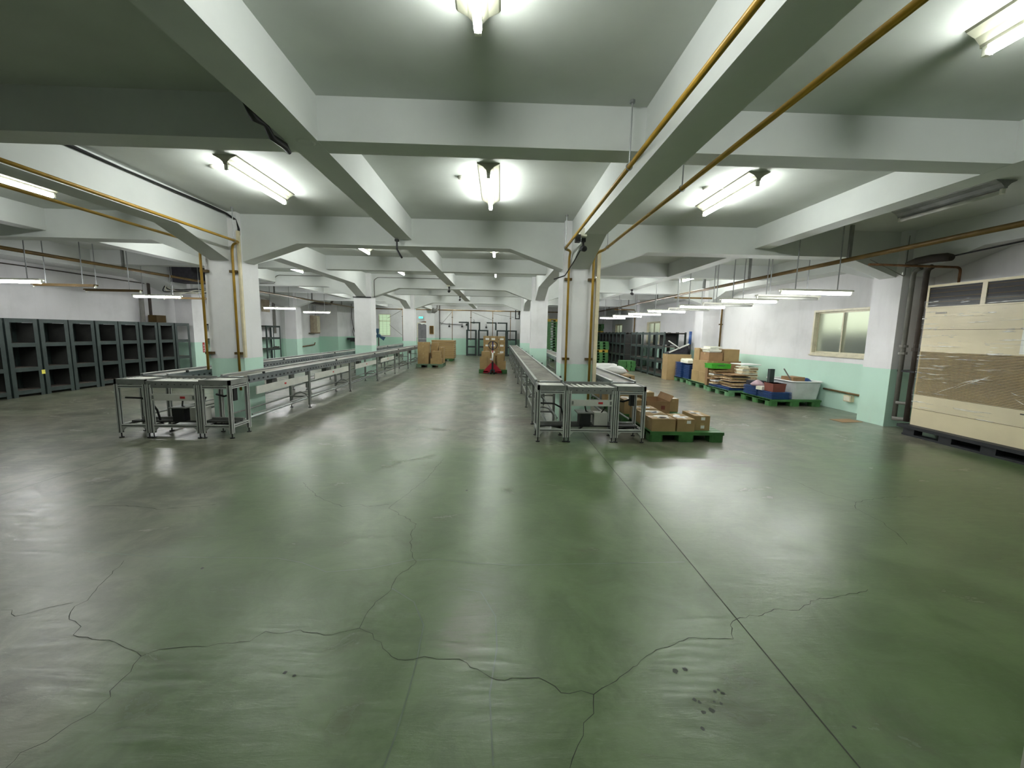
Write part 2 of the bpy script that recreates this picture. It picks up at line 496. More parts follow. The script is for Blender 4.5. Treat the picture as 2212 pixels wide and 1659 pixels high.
CR = [
[(-2.69, 2.15), (-2.63, 2.15), (-2.56, 2.1), (-2.47, 2.16), (-2.37, 2.21)],
[(-2.47, 2.64), (-2.41, 2.49), (-2.38, 2.39), (-2.34, 2.29), (-2.31, 2.23), (-2.33, 2.18), (-2.28, 2.1), (-2.14, 2.02), (-2.12, 1.96), (-2.0, 1.93), (-1.87, 1.91), (-1.75, 1.86), (-1.67, 1.82)],
[(-1.67, 1.82), (-1.64, 1.73), (-1.64, 1.63), (-1.61, 1.6), (-1.61, 1.53), (-1.65, 1.48), (-1.67, 1.41), (-1.72, 1.37), (-1.71, 1.30)],
[(-1.67, 1.82), (-1.62, 1.86), (-1.45, 1.88), (-1.22, 1.91), (-1.18, 1.98), (-1.07, 1.97), (-1.01, 1.99), (-0.87, 1.95), (-0.8, 1.97), (-0.71, 2.0)],
[(-0.71, 2.0), (-0.71, 2.1), (-0.69, 2.21), (-0.63, 2.32), (-0.63, 2.44), (-0.54, 2.63), (-0.61, 2.77), (-0.66, 3.04), (-0.65, 3.18), (-0.95, 3.48), (-0.86, 3.79), (-0.75, 4.2), (-0.66, 4.93)],
[(-0.71, 2.0), (-0.63, 1.96), (-0.55, 1.86), (-0.46, 1.79), (-0.31, 1.8), (-0.24, 1.79), (-0.17, 1.79), (-0.08, 1.73), (0.01, 1.67), (0.08, 1.68)],
[(-3.51, 3.48), (-3.22, 3.51), (-2.85, 3.43), (-2.48, 3.54)],
[(-1.97, 4.08), (-1.68, 3.73), (-1.36, 3.5), (-1.23, 3.56), (-1.14, 3.5), (-0.97, 3.56)],
[(0.06, 1.67), (0.08, 1.68), (0.2, 1.68), (0.29, 1.6), (0.38, 1.61), (0.43, 1.59), (0.55, 1.66), (0.8, 1.84), (1.0, 1.92), (1.23, 1.91), (1.27, 1.99), (1.27, 2.01), (1.36, 2.07), (1.5, 2.09), (1.6, 2.14), (1.74, 2.13), (1.91, 2.22), (2.1, 2.26), (2.32, 2.32)],
[(0.43, 1.59), (0.41, 1.5), (0.36, 1.46), (0.32, 1.37), (0.29, 1.32), (0.25, 1.25)],
[(3.08, 4.53), (3.24, 4.19), (3.28, 3.87), (3.44, 3.67), (3.83, 3.79), (4.19, 3.81)],
[(3.44, 3.67), (3.3, 3.52), (3.3, 3.28), (3.23, 3.05), (3.13, 2.87)],
]
FA = [
[(-2.85, 2.76), (-2.35, 2.69), (-1.95, 2.68), (-1.48, 2.67), (-1.3, 2.62), (-1.09, 2.51), (-0.82, 2.55), (-0.56, 2.66)],
[(-0.54, 2.65), (-0.39, 2.66), (-0.13, 2.61), (0.11, 2.59), (1.3, 2.63)],
[(-0.63, 2.34), (-0.47, 2.21), (-0.38, 2.02), (-0.37, 1.79), (-0.37, 1.6), (-0.38, 1.4), (-0.39, 1.3)],
[(-0.23, 2.34), (-0.09, 2.3), (-0.0, 2.09), (0.01, 1.86), (-0.02, 1.6), (-0.0, 1.3)],
]

def build_floor():
    m = MB()
    m.box(XL-.4, YF-.4, -.15, XR+.4, YB+.4, 0)
    def ribbon(pts, wd, z, jag=0.0, mi=1):
        m.mat(mi)
        P = [Vector((a, b)) for a, b in pts]
        Q = []
        for a, b in zip(P, P[1:]):
            n = max(1, int((b-a).length/.035)) if jag else 1
            for i in range(n):
                q = a.lerp(b, i/n)
                if jag and i: q += Vector((random.uniform(-jag, jag), random.uniform(-jag, jag)))
                Q.append(q)
        Q.append(P[-1])
        L, R = [], []
        for i, q in enumerate(Q):
            d = (Q[min(i+1, len(Q)-1)]-Q[max(i-1, 0)]).normalized()
            nrm = Vector((-d.y, d.x))
            ww = wd*(random.uniform(.45, 1.25) if jag else 1)
            L.append((q.x+nrm.x*ww, q.y+nrm.y*ww, z)); R.append((q.x-nrm.x*ww, q.y-nrm.y*ww, z))
        n = len(Q)
        m._add(L+R, [(n+i, n+i+1, i+1, i) for i in range(n-1)])
    for i, c in enumerate(CR):
        ribbon(c, .0018 if i not in (6, 7, 10, 11) else .0020, .0006, .010, 1)
    for c in FA: ribbon(c, .0035, .0004, .0, 3)
    ribbon([(1.335, -1.5), (1.335, 27)], .0034, .0008, 0, 2)
    ribbon([(-4.50, -1.5), (-4.50, 27)], .0030, .0008, 0, 2)
    for y in (7.25, 14.2, 21.1): ribbon([(-10.9, y), (7.4, y)], .003, .0007, 0, 2)
    m.mat(4)
    for x, y in [(.84, 1.71), (.89, 1.72), (.97, 1.6), (1.0, 1.59), (.94, 1.55), (.965, 1.54), (.86, 1.56), (.91, 1.51), (.87, 1.5), (.83, 1.43), (1.45, 1.43), (.99, 1.606), (.875, 1.548), (-.95, 1.72), (-.9, 1.70), (-.3, 3.9), (-1.9, 2.55)]:
        r = random.uniform(.007, .015); a0 = random.random()*6
        vs = [(x+r*random.uniform(.6, 1.2)*math.cos(a0+k*PI/4), y+r*random.uniform(.6, 1.2)*math.sin(a0+k*PI/4), .0005) for k in range(8)]
        m._add(vs, [tuple(range(8))])
    struct(m.build('floor', ['floor', 'crack', 'seam', 'ridge', 'stain']))
build_floor()

def build_shell():
    struct(MB().box(XL-.4, YF-.4, ZC, XR+.4, YB+.4, ZC+.25).build('ceiling', 'ceil'))
    struct(MB().box(XL-.25, YF, 0, XL, YB, ZC).build('wall_left', 'wall'))
    struct(MB().box(XL, YF-.25, 0, XR, YF, ZC).build('wall_front', 'wall'))
    # back wall with an opening for the tall green window
    m = MB()
    wx0, wx1, wz0, wz1 = -8.02, -7.24, 1.2, 2.6
    m.box(XL, YB, 0, wx0, YB+.25, ZC); m.box(wx1, YB, 0, XR, YB+.25, ZC)
    m.box(wx0, YB, 0, wx1, YB+.25, wz0); m.box(wx0, YB, wz1, wx1, YB+.25, ZC)
    struct(m.build('wall_back', 'wall_back'))
    # the back-left return
    struct(MB().box(XL, 25.6, 0, -9.86, YB, ZC).build('wall_return', 'wall_back'))
    # right wall with three openings
    ops = [(8.08, 9.72), (19.2, 20.95), (25.2, 26.7)]
    m = MB(); z0, z1 = 1.17, 2.20; y = YF
    for a, b in ops:
        m.box(XR, y, 0, XR+.25, a, ZC); m.box(XR, a, 0, XR+.25, b, z0); m.box(XR, a, z1, XR+.25, b, ZC); y = b
    m.box(XR, y, 0, XR+.25, YB, ZC)
    struct(m.build('wall_right', 'wall'))
    for i, (a, b) in enumerate(ops):
        win = bpy.data.objects.new('window_%d' % (i+1), None); COL.objects.link(win); win.location = (XR, (a+b)/2, z0); struct(win)
        h = (b-a)/2; H = z1-z0
        f = MB(); t = .045
        f.box(-.015, -h, 0, .12, h, t).box(-.015, -h, H-t, .12, h, H).box(-.015, -h, t, .12, -h+t, H-t).box(-.015, h-t, t, .12, h, H-t)
        f.build('window_frame', 'frame_ivory', win)
        for sgn, xx in ((-1, .03), (1, .065)):
            sa = MB(); y0, y1 = (-h+t, .03) if sgn < 0 else (-.03, h-t); q = .035
            sa.box(xx, y0, t, xx+.025, y1, t+q).box(xx, y0, H-t-q, xx+.025, y1, H-t).box(xx, y0, t+q, xx+.025, y0+q, H-t-q).box(xx, y1-q, t+q, xx+.025, y1, H-t-q)
            so = sa.build('sash', 'frame_ivory', win)
            MB().box(xx+.01, y0+q, t+q, xx+.016, y1-q, H-t-q).build('pane', 'frost', so)
        MB().box(-.03, -h-.03, -.03, .0, h+.03, 0).build('window_sill', 'frame_ivory', win)
    win = bpy.data.objects.new('window_4', None); COL.objects.link(win); win.location = ((wx0+wx1)/2, YB, wz0); struct(win)
    hw = (wx1-wx0)/2; H = wz1-wz0
    f = MB(); f.box(-hw, 0, 0, -hw+.03, .08, H).box(hw-.03, 0, 0, hw, .08, H).box(-hw, 0, 0, hw, .08, .03).box(-hw, 0, H-.03, hw, .08, H).box(-hw, 0, H*.66, hw, .08, H*.66+.04)
    f.build('window_frame', 'frame_ivory', win)
    g = MB()
    for k in range(1, 12): g.box(-hw+.03, .01, H*k/12, hw-.03, .018, H*k/12+.008)
    for k in range(1, 3): g.box(-hw+hw*2*k/3, .01, .03, -hw+hw*2*k/3+.01, .018, H-.03)
    g.build('window_bars', 'rod', win)
    MB().box(-hw+.03, .03, .03, hw-.03, .036, H-.03).build('pane', 'frost_green', win)
    # outside the windows: a low wall added to turn the lower panes grey
    struct(MB().box(XR+1.4, 4, -.2, XR+1.6, 30, 1.72).build('wall_outside_added', 'concrete'))
build_shell()

def pillar(cx, cy, m='wall', hx=HC, hy=HC):
    o = MB().box(-hx, -hy, 0, hx, hy, ZC).build('pillar', m, None, loc=(cx, cy, 0))
    return struct(o)
for j, cy in enumerate(GY):
    for i, cx in enumerate(GX):
        if i in (1, 2): pillar(cx, min(cy, 27.8), 'pillar_plain' if j == 0 else ('wall_back' if j == 4 else 'wall'))
        if i == 0: pillar(cx, min(cy, 27.8))
        if i == 3: pillar(7.22, min(cy, 27.8), 'wall', .3, .28)

def beam_y(cx, primary=True, hw=None, x0=None, x1=None):
    # beam running along the room; haunched at every pillar when primary
    hw = hw or (HW if primary else .131)
    lo = ZP if primary else ZS
    a, b = (x0 if x0 is not None else cx-hw), (x1 if x1 is not None else cx+hw)
    if not primary:
        poly = [(YF, ZC), (YF, lo), (YB, lo), (YB, ZC)]
    else:
        pts = [(YF, lo)]
        for cy in GY:
            pts += [(cy-HC-1.06, lo), (cy-HC, ZH), (cy+HC, ZH), (cy+HC+1.06, lo)]
        pts = [p for p in pts if YF <= p[0] <= YB]
        pts = [(YF, pts[0][1] if pts[0][0] > YF else lo)]+[p for p in pts if p[0] > YF]
        pts += [(YB, ZH)]
        poly = [(YB, ZC), (YF, ZC)]+pts
        poly = poly[::-1]
    return struct(MB().prism(poly, 'x', a, b).build('ceiling_beam', 'beam'))
def beam_x(cy, primary=True):
    hw = HW if primary else .12
    lo = (ZP if primary else ZS)+.002
    if not primary:
        poly = [(XL, ZC), (XL, lo), (XR, lo), (XR, ZC)]
    else:
        pts = []
        for cx in GX:
            pts += [(cx-HC-.9, lo), (cx-HC, ZH+.002), (cx+HC, ZH+.002), (cx+HC+.9, lo)]
        pts = [p for p in pts if XL < p[0] < XR]
        poly = [(XL, ZC), (XL, ZH)]+pts+[(XR, ZH), (XR, ZC)]
    return struct(MB().prism(poly, 'y', cy-hw, cy+hw).build('ceiling_beam', 'beam'))
for cx in (-4.585, 1.335): beam_y(cx)
beam_y(-10.36, True, x0=XL, x1=-10.2)
beam_y(7.3, True, x0=7.05, x1=XR)
for cx in (-1.626, -7.53, 4.49): beam_y(cx, False)
for cy in (.42, 7.335, 14.27, 21.2): beam_x(cy)
for cy in (-1.7, 3.713, 10.98, 17.96, 24.7): beam_x(cy, False)

# ------------------------------------------------------------------ lamps
def make_ceiling_lamp(lit, label):
    t = thing('ceiling_light', label, 'ceiling light')
    # wing reflector: wide at the slab, narrow at the tube
    q = [(-.13, 0), (.13, 0), (.118, -.012), (.06, -.04), (.024, -.075), (.02, -.095), (-.02, -.095), (-.024, -.075), (-.06, -.04), (-.118, -.012)]
    MB().prism(q, 'y', -.64, .64).build('housing', 'lamp_olive' if lit else 'alu_dark', t)
    for sgn in (-1, 1):
        MB().box(-.02, sgn*.612-.014, -.15, .02, sgn*.612+.014, -.09).build('lamp_holder', 'lamp_white', t)
    MB().cyl((0, -.598, -.128), (0, .598, -.128), .024, 12).build('tube', 'tube' if lit else 'off_tube', t, smooth=True)
    return t
def make_pendant(lit, label, dark=False):
    t = thing('pendant_light', label, 'pendant light')
    q = [(-.055, 0), (-.05, .03), (.05, .03), (.055, 0), (.045, 0), (.02, .012), (-.02, .012), (-.045, 0)]
    MB().prism(q, 'x', -.61, .61).build('housing', 'bracket' if dark else 'lamp_white', t)
    for sgn in (-1, 1):
        MB().box(sgn*.595-.012, -.016, -.045, sgn*.595+.012, .016, .02).build('lamp_holder', 'lamp_white', t)
    if not dark: MB().cyl((-.583, 0, -.030), (.583, 0, -.030), .022, 12).build('tube', 'tube_cool' if lit else 'off_tube', t, smooth=True)
    else: MB().box(-.59, -.03, -.02, .59, .03, .01).build('reflector', 'bracket', t)
    for sx in (-.36, .36):
        MB().cyl((sx, 0, .03), (sx, 0, ZC-2.325), .009, 6).build('hanger_rod', 'rod', t)
    return t

LX = {-6.1: 'left of the left pillars', -3.0: 'just right of the left pillars', -.15: 'over the central aisle',
      2.9: 'right of the right pillars', 5.8: 'near the right windows'}
LY = {2.0: 'in the nearest bay', 5.45: 'in the second bay', 9.15: 'past the first pillars', 12.6: 'before the second pillars',
      16.1: 'added unseen past the second pillars', 19.6: 'added unseen before the third pillars', 23.0: 'added unseen past the third pillars', 26.2: 'added unseen at the far wall'}
lit_c = make_ceiling_lamp(True, 'x'); off_c = make_ceiling_lamp(False, 'x')
used = {True: False, False: False}
def put_ceiling(x, y, lit):
    lab = '%s ceiling tube %s, %s' % ('lit' if lit else 'unlit', LX[x], LY[y])
    src = lit_c if lit else off_c
    if not used[lit]:
        used[lit] = True
        src.location = (x, y, ZC); src['label'] = lab; src['group'] = 'ceiling tube lights'
    else: dup(src, (x, y, ZC), 0, lab, 'ceiling tube lights')
for x in (-.15, 2.9): put_ceiling(x, 2.0, True)
put_ceiling(-3.0, 2.0, False)
for x in (-6.1, -3.0, -.15, 2.9): put_ceiling(x, 5.45, True)
put_ceiling(5.8, 5.45, False)
for x in (-6.1, -3.0, -.15): put_ceiling(x, 9.15, True)
put_ceiling(2.9, 9.15, False)
for x in (-6.1, -3.0, -.15, 2.9, 5.8): put_ceiling(x, 12.6, True)
for x in (-6.1, -3.0, -.15, 2.9): put_ceiling(x, 16.1, True)  # this and later rows added to light the far bays, hidden behind beams
for x in (-6.1, -3.0, -.15, 2.9): put_ceiling(x, 19.6, True)
for x in (-6.1, -3.0, .0-.15): put_ceiling(x, 23.0, True)
for x in (-6.1, -3.0, -.15): put_ceiling(x, 26.2, True)

lit_p = make_pendant(True, 'x'); off_p = make_pendant(False, 'x'); pused = {True: False, False: False}
def put_pendant(x, y, lit, lab, group):
    src = lit_p if lit else off_p
    if not pused[lit]:
        pused[lit] = True; src.location = (x, y, 2.325); src['label'] = lab; src['group'] = group
    else: dup(src, (x, y, 2.325), 0, lab, group)
ordn = ['nearest', 'second nearest', 'third nearest', 'fourth nearest', 'fifth nearest', 'sixth nearest', 'seventh nearest']
for i, y in enumerate((6.88, 8.75, 10.78, 13.1, 15.1, 17.15, 19.4)):
    put_pendant(5.29, y, True, 'lit hanging tube lamp by the right wall, %s of the lit ones' % ordn[i], 'hanging lamps along the right wall')
for i, y in enumerate((7.86, 9.95, 12.0)):
    put_pendant(5.5, y, False, 'unlit hanging tube lamp by the right wall, %s of the unlit ones' % ordn[i], 'hanging lamps along the right wall')
for i, y in enumerate((7.9, 11.2, 16.2, 19.4)):
    put_pendant(-8.93 if y < 12 else -8.4, y, True, 'lit hanging tube lamp by the left wall, %s of the lit ones' % ordn[i], 'hanging lamps along the left wall')
for i, y in enumerate((8.75, 9.8, 12.0)):
    if i == 0: dk = make_pendant(False, 'dark unlit hanging lamp by the left wall, nearest of the unlit ones', True); dk.location = (-8.78, y, 2.325); dk['group'] = 'hanging lamps along the left wall'
    else: dup(dk, (-8.78, y, 2.325), 0, 'dark unlit hanging lamp by the left wall, %s of the unlit ones' % ordn[i], 'hanging lamps along the left wall')

# round ceiling boxes with a short wire to the lamps
def ceiling_box(x, y, lab):
    t = thing('ceiling_junction_box', lab, 'junction box', (x, y, ZC), 0, 'round ceiling junction boxes')
    MB().lathe((0, 0, -.02), [(.03, -.004), (.05, 0), (.055, .02)], 18).build('cover', 'lamp_white', t, smooth=True)
    MB().tube([(.05, 0, -.008), (.14, .015, -.012), (.2, .0, -.006), (.27, -.01, -.008)], .004, 6).build('wire', 'box_white', t)
ceiling_box(-.48, 5.25, 'round white box wired to the lit lamp over the central aisle')
ceiling_box(-3.33, 5.15, 'round white box wired to the lit lamp left of the long middle beam')
ceiling_box(2.57, 5.35, 'round white box wired to the lit lamp right of the yellow pipes')


# ------------------------------------------------------------------ pipes
def arc(p0, p1, p2, n=6):
    p0, p1, p2 = Vector(p0), Vector(p1), Vector(p2)
    return [p0.lerp(p1, k/n).lerp(p1.lerp(p2, k/n), k/n) for k in range(n+1)]
def rounded(pts, r=.06):
    pts = [Vector(p) for p in pts]; out = [pts[0]]
    for a, b, c in zip(pts, pts[1:], pts[2:]):
        ra = min(r, (b-a).length*.45); rc = min(r, (c-b).length*.45)
        out += arc(b+(a-b).normalized()*ra, b, b+(c-b).normalized()*rc)
    return out+[pts[-1]]
def pipe_thing(name, label, cat, pts, r, m, hangers=(), clamps=(), hz=ZC, bend=.07, group=None, hmat='rod', hr=.006):
    base = pts[0]
    t = thing(name, label, cat, base, 0, group)
    L = [Vector(p)-Vector(base) for p in pts]
    MB().tube(rounded(L, bend), r, 12).build('pipe', m, t, smooth=True)
    for h in hangers:
        q = Vector(h)-Vector(base)
        b = MB().cyl((q.x, q.y, q.z+r), (q.x, q.y, hz-base[2]-.02), hr, 6)
        b.cyl((q.x, q.y, hz-base[2]-.02), (q.x, q.y, hz-base[2]), .022, 8)
        b.tube([(q.x+math.cos(a)*(r+.006), q.y, q.z+math.sin(a)*(r+.006)) for a in [2*PI*k/12 for k in range(12)]], .005, 5, closed=True)
        b.build('hanger', hmat, t)
    for c in clamps:
        q = Vector(c[:3])-Vector(base)
        MB().box(q.x-.06, q.y-.01, q.z-.02, q.x+.06, q.y+c[3], q.z+.02).build('clamp', 'bracket', t)
    return t
# gas pipes along the right pillar line
pipe_thing('overhead_pipe', 'ochre pipe on the left side of the right ceiling beam, bending down the right pillar', 'pipe',
    [(1.03, -1.9, 2.90), (1.03, 6.82, 2.90), (1.13, 6.84, 2.88), (1.135, 6.99, 2.80), (1.135, 6.99, .42)], .019, 'yellow_pipe',
    [(1.03, 3.5, 2.90), (1.03, .9, 2.90), (1.03, 6.72, 2.90)], [(1.135, 7.0, 2.45, .055), (1.135, 7.0, 1.12, .055)])
pipe_thing('overhead_pipe', 'ochre pipe on the right side of the right ceiling beam, bending down the right pillar', 'pipe',
    [(1.665, -1.9, 2.90), (1.665, 6.82, 2.90), (1.56, 6.86, 2.86), (1.545, 6.99, 2.80), (1.545, 6.99, .42)], .021, 'yellow_pipe',
    [(1.665, 3.95, 2.90), (1.665, .9, 2.90), (1.665, 6.6, 2.90)], [(1.53, 7.0, 2.45, .055), (1.53, 7.0, 1.12, .055)])
pipe_thing('overhead_pipe', 'ochre pipe on the right side of the left ceiling beam, bending down the left pillar', 'pipe',
    [(-4.18, -1.9, 2.90), (-4.18, 6.94, 2.90), (-4.30, 6.97, 2.88), (-4.335, 6.99, 2.80), (-4.335, 6.99, .5)], .019, 'yellow_pipe',
    [(-4.18, 6.8, 2.90), (-4.18, 3.0, 2.90)], [(-4.345, 7.0, 2.45, .055), (-4.345, 7.0, 1.12, .055)])
pipe_thing('overhead_pipe', 'ochre pipe on the left side of the left ceiling beam, bending down the left pillar', 'pipe',
    [(-4.94, -1.9, 2.90), (-4.94, 6.88, 2.90), (-4.90, 6.92, 2.86), (-4.845, 6.99, 2.80), (-4.845, 6.99, .84)], .019, 'yellow_pipe',
    [(-4.94, 3.0, 2.90)], [(-4.82, 7.0, 2.45, .055), (-4.82, 7.0, 1.12, .055)])
# sprinkler mains
def strut(t, base, x, y, z):
    b = MB(); b.box(x-.022-base[0], y-.022-base[1], z+.03-base[2], x+.022-base[0], y+.022-base[1], ZC-base[2]); b.build('strut', 'alu_dark', t)
base = (5.76, -1.9, 2.85)
t = pipe_thing('sprinkler_main', 'long brown main pipe hung below the beams along the right side', 'pipe', [base, (5.76, 25.3, 2.85)], .036, 'brown_pipe')
for y in (1.5, 4.2, 6.85, 9.6, 11.7, 15.2, 18.6, 21.9): strut(t, base, 5.76, y, 2.85)
base = (-8.68, -1.9, 2.85)
t = pipe_thing('sprinkler_main', 'long brown main pipe hung below the beams along the left side', 'pipe', [base, (-8.68, 26.4, 2.85)], .034, 'brown_pipe')
for y in (1.5, 4.2, 10.0, 13.2, 16.4, 19.6, 23.2): strut(t, base, -8.68, y, 2.85)
base = (-8.6, 26.55, 2.88)
t = pipe_thing('sprinkler_main', 'brown pipe crossing in front of the far wall with vertical drops', 'pipe', [base, (5.7, 26.55, 2.88)], .03, 'brown_pipe')
for x, zb in ((-6.15, .9), (-3.02, .95), (-1.84, 1.0), (-.45, 1.0), (.68, 1.0)):
    MB().cyl((x-base[0], 0, 0), (x-base[0], 0, zb-base[2]), .02, 8).build('drop_pipe', 'brown_pipe', t, smooth=True)
    MB().cyl((x-base[0], 0, 2.42-base[2]), (x-base[0], 0, 2.45-base[2]), .055, 10).build('flange', 'dark_pipe', t)
for x0, z0, x1, z1 in ((-3.02, 2.8, -3.75, 1.95), (-1.78, 2.8, -.45, 2.3), (-.45, 2.72, .9, 2.5), (-6.15, 2.85, -7.1, 2.3), (-7.0, 1.9, -6.2, 1.25)):
    MB().cyl((x0-base[0], .03, z0-base[2]), (x1-base[0], .03, z1-base[2]), .012, 6).build('brace', 'grey_pipe', t)
# branch lines to the right wall
pipe_thing('branch_pipe', 'thin brown pipe from the right main to the wall behind the cartons', 'pipe', [(5.8, 13.75, 2.80), (7.43, 13.75, 2.80), (7.43, 13.75, 1.0)], .028, 'brown_pipe', (), [(7.43, 13.76, 1.95, .03)], group=None)
pipe_thing('branch_pipe', 'thin brown pipe dropping down the far right wall beside a window', 'pipe', [(5.8, 21.0, 2.80), (6.86, 21.0, 2.80), (6.86, 21.0, 1.1)], .028, 'brown_pipe')
pipe_thing('branch_pipe', 'thin rusty pipe from the right main to above the air conditioner', 'pipe', [(5.8, 6.5, 2.72), (7.25, 6.45, 2.70), (7.25, 6.45, 2.42)], .018, 'rust')
# grey pipes beside the pillar
t = thing('drain_pipes', 'pair of tall grey pipes beside the right wall pillar', 'pipe', (6.98, 6.93, 0))
MB().tube(rounded([(0, 0, .16), (0, 0, 2.70), (.0, -.12, 2.74)], .1), .036, 12).build('pipe', 'grey_pipe', t, smooth=True)
MB().tube(rounded([(.02, -.2, .16), (.02, -.2, 2.70), (.02, -.28, 2.74)], .1), .04, 12).build('pipe', 'dark_pipe', t, smooth=True)
MB().cyl((-.06, -.02, .18), (.30, -.40, .18), .035, 10).build('pipe', 'grey_pipe', t, smooth=True)
MB().cyl((-.03, -.02, .46), (.30, -.40, .46), .028, 10).build('pipe', 'grey_pipe', t, smooth=True)
for z in (1.30, 1.42): MB().cyl((0, 0, z), (0, 0, z+.04), .062, 12).build('joint', 'grey_pipe', t)
MB().cyl((.02, -.2, 1.36), (.02, -.2, 1.42), .06, 12).build('joint', 'dark_pipe', t)
MB().box(-.02, -.26, 1.0, .28, .04, 1.03).build('clamp', 'black', t)
t = thing('insulated_duct', 'thick dark insulated pipe under the ceiling beside the right wall pillar', 'pipe', (6.84, 6.9, 2.84))
MB().tube([(0, .02, -.04), (.02, -.12, .0), (.05, -.3, .01), (.1, -.5, .0), (.1, -.58, -.02)], [.05, .06, .065, .065, .05], 12).build('duct', 'dark_pipe', t, smooth=True)
MB().tube([(.1, -.56, .0), (.15, -2.0, .08), (.15, -3.2, .12), (.17, -3.3, -.3), (.17, -3.3, -.4)], .012, 6).build('cable', 'rubber', t)
# low pipe on the right wall
t = thing('wall_pipe', 'short brown pipe with valves low on the right wall beyond the window pillar', 'pipe', (7.46, 7.7, .38))
MB().cyl((0, 0, 0), (0, 1.45, .03), .022, 10).build('pipe', 'brown_pipe', t, smooth=True)
for y in (.02, .42): MB().cyl((-.01, y, -.07), (-.01, y, .12), .018, 8).build('valve', 'brown_pipe', t)
MB().box(-.05, -.02, .1, .0, .06, .115).build('valve_handle', 'grey_pipe', t)
t = thing('wall_socket', 'small cream socket box low on the right wall under the brown pipe', 'socket', (7.46, 8.45, .22))
MB().box(-.04, -.09, 0, .04, .09, .13).build('socket_box', 'cream', t)
MB().box(-.045, -.07, .02, -.038, .07, .11).build('cover', 'box_white', t)

# cream trunking on the two near pillars
tag(MB().box(-.03, -.045, 0, .03, 0, 2.35).build('cable_trunking', 'cream', None, loc=(1.64, 7.052, .6)), 'cream cable trunking up the front right edge of the right pillar', 'trunking')
tag(MB().box(-.035, -.02, 0, .0, .03, 2.05).build('cable_trunking', 'cream', None, loc=(-4.245, 7.045, 1.05)), 'cream cable trunking up the front right edge of the left pillar', 'trunking')
# black cables along the left beam
t = thing('cable_run', 'black cable bundle along the top of the left ceiling beam to its pillar', 'cable', (-4.40, 0, 3.38))
for k, (dx, ph) in enumerate(((0, 0), (.016, 1.3), (.03, 2.2))):
    pts = [(dx+.003*math.sin(y*2+ph), y, -.02-.018*abs(math.sin(y*1.1+ph))) for y in [3.9+.33*i for i in range(10)]]
    pts += [(dx+.02, 6.95, -.04), (dx+.08, 7.06, -.1), (dx+.11, 7.09, -.24), (dx+.11, 7.09, -.34)]
    MB().tube(pts, .009, 6).build('cable', 'rubber', t, smooth=True)

# thin conduits on the crossbeams
def conduit(pts, label, r=.011):
    b = pts[0]
    tag(MB().tube(rounded([Vector(p)-Vector(b) for p in pts], .05), r, 6).build('conduit', 'grey_pipe', None, smooth=True, loc=b), label, 'conduit')
conduit([(-1.76, 14.09, 3.28), (-4.05, 14.09, 3.28), (-4.18, 14.09, 3.2), (-4.18, 14.09, 2.62)], 'dark conduit on the second crossbeam dropping to the second left pillar')
conduit([(-5.0, 14.09, 3.28), (-7.3, 14.09, 3.28), (-7.42, 14.09, 3.2), (-7.42, 14.09, 3.02), (-7.9, 14.09, 3.0)], 'dark conduit on the second crossbeam left of the second left pillar')
conduit([(6.9, 7.0, 3.3), (6.9, 7.0, 2.62), (6.3, 7.05, 2.9)], 'thin wire running down beside the haunch of the right wall pillar', .006)
conduit([(7.1, 6.6, 3.38), (7.0, 4.0, 3.37), (6.6, 1.0, 3.38)], 'thin wire looping along the ceiling above the air conditioner', .006)
tag(MB().box(-.30, -.302, 0, .30, -.27, .03).build('pillar_band', 'black', None, loc=(-4.56, 14.27, 2.60)), 'thin black band around the top of the second left pillar', 'band')

# cameras and odd boxes under the beams
def camera_unit(loc, lab, rz=0.0, box=True):
    t = thing('security_camera', lab, 'camera', loc, rz)
    MB().box(-.03, -.03, 0, .03, .03, .05).build('mount', 'black', t)
    MB().cyl((0, 0, 0), (0, -.02, -.06), .015, 8).build('arm', 'black', t)
    MB().tube([(0, .05, -.075), (0, .04, -.08), (0, -.09, -.11), (0, -.10, -.113)], [.03, .042, .042, .03], 12).build('camera_body', 'black', t, smooth=True)
    if box: MB().box(-.07, -.1, .06, .03, 0, .17).build('connection_box', 'box_white', t)
    return t
t = camera_unit((1.185, 6.1, 2.86), 'black camera under a cream box on the left edge of the right ceiling beam')
MB().box(-.13, -.12, -.02, -.06, -.02, .08).build('power_box', 'black', t)
MB().tube([(-.02, .03, -.08), (-.06, .3, -.2), (-.1, .75, -.32), (-.12, .86, -.36), (-.3, .88, -.42)], .01, 6).build('cable', 'rubber', t)
camera_unit((-1.70, 14.05, 2.97), 'small camera under the long middle beam at the second crossbeam', 0, True)
camera_unit((-1.72, 18.0, 2.99), 'small camera under the long middle beam near the far end', 0, False)
camera_unit((4.42, 13.98, 3.01), 'small dark camera under the beam over the right aisle', 0, False)
t = thing('hook_bracket', 'black hooked bracket under the long middle beam at the first crossbeam', 'bracket', (-1.72, 7.1, 3.04))
MB().tube([(0, 0, 0), (0, 0, -.16), (.06, -.03, -.26), (.09, -.05, -.30)], .016, 8).build('arm', 'black', t)
MB().box(-.03, -.03, -.03, .03, .03, 0).build('plate', 'black', t)
t = thing('cable_hanger', 'dark loose cable clump on the left edge of the long middle beam', 'cable', (-1.775, 3.35, 3.08))
MB().tube([(0, -.28, .03), (-.015, -.12, -.03), (-.01, .02, -.01), (-.02, .12, -.055), (-.01, .3, -.045), (-.015, .38, -.065)], [.014, .03, .02, .026, .028, .018], 8).build('cable', 'black', t, smooth=True)
tag(MB().lathe((0, 0, -.008), [(.06, 0), (.075, .008)], 18).build('cover_plate', 'beam', None, loc=(-1.60, 3.62, ZS)), 'round painted cover plate under the near crossing of the middle beams', 'cover plate')

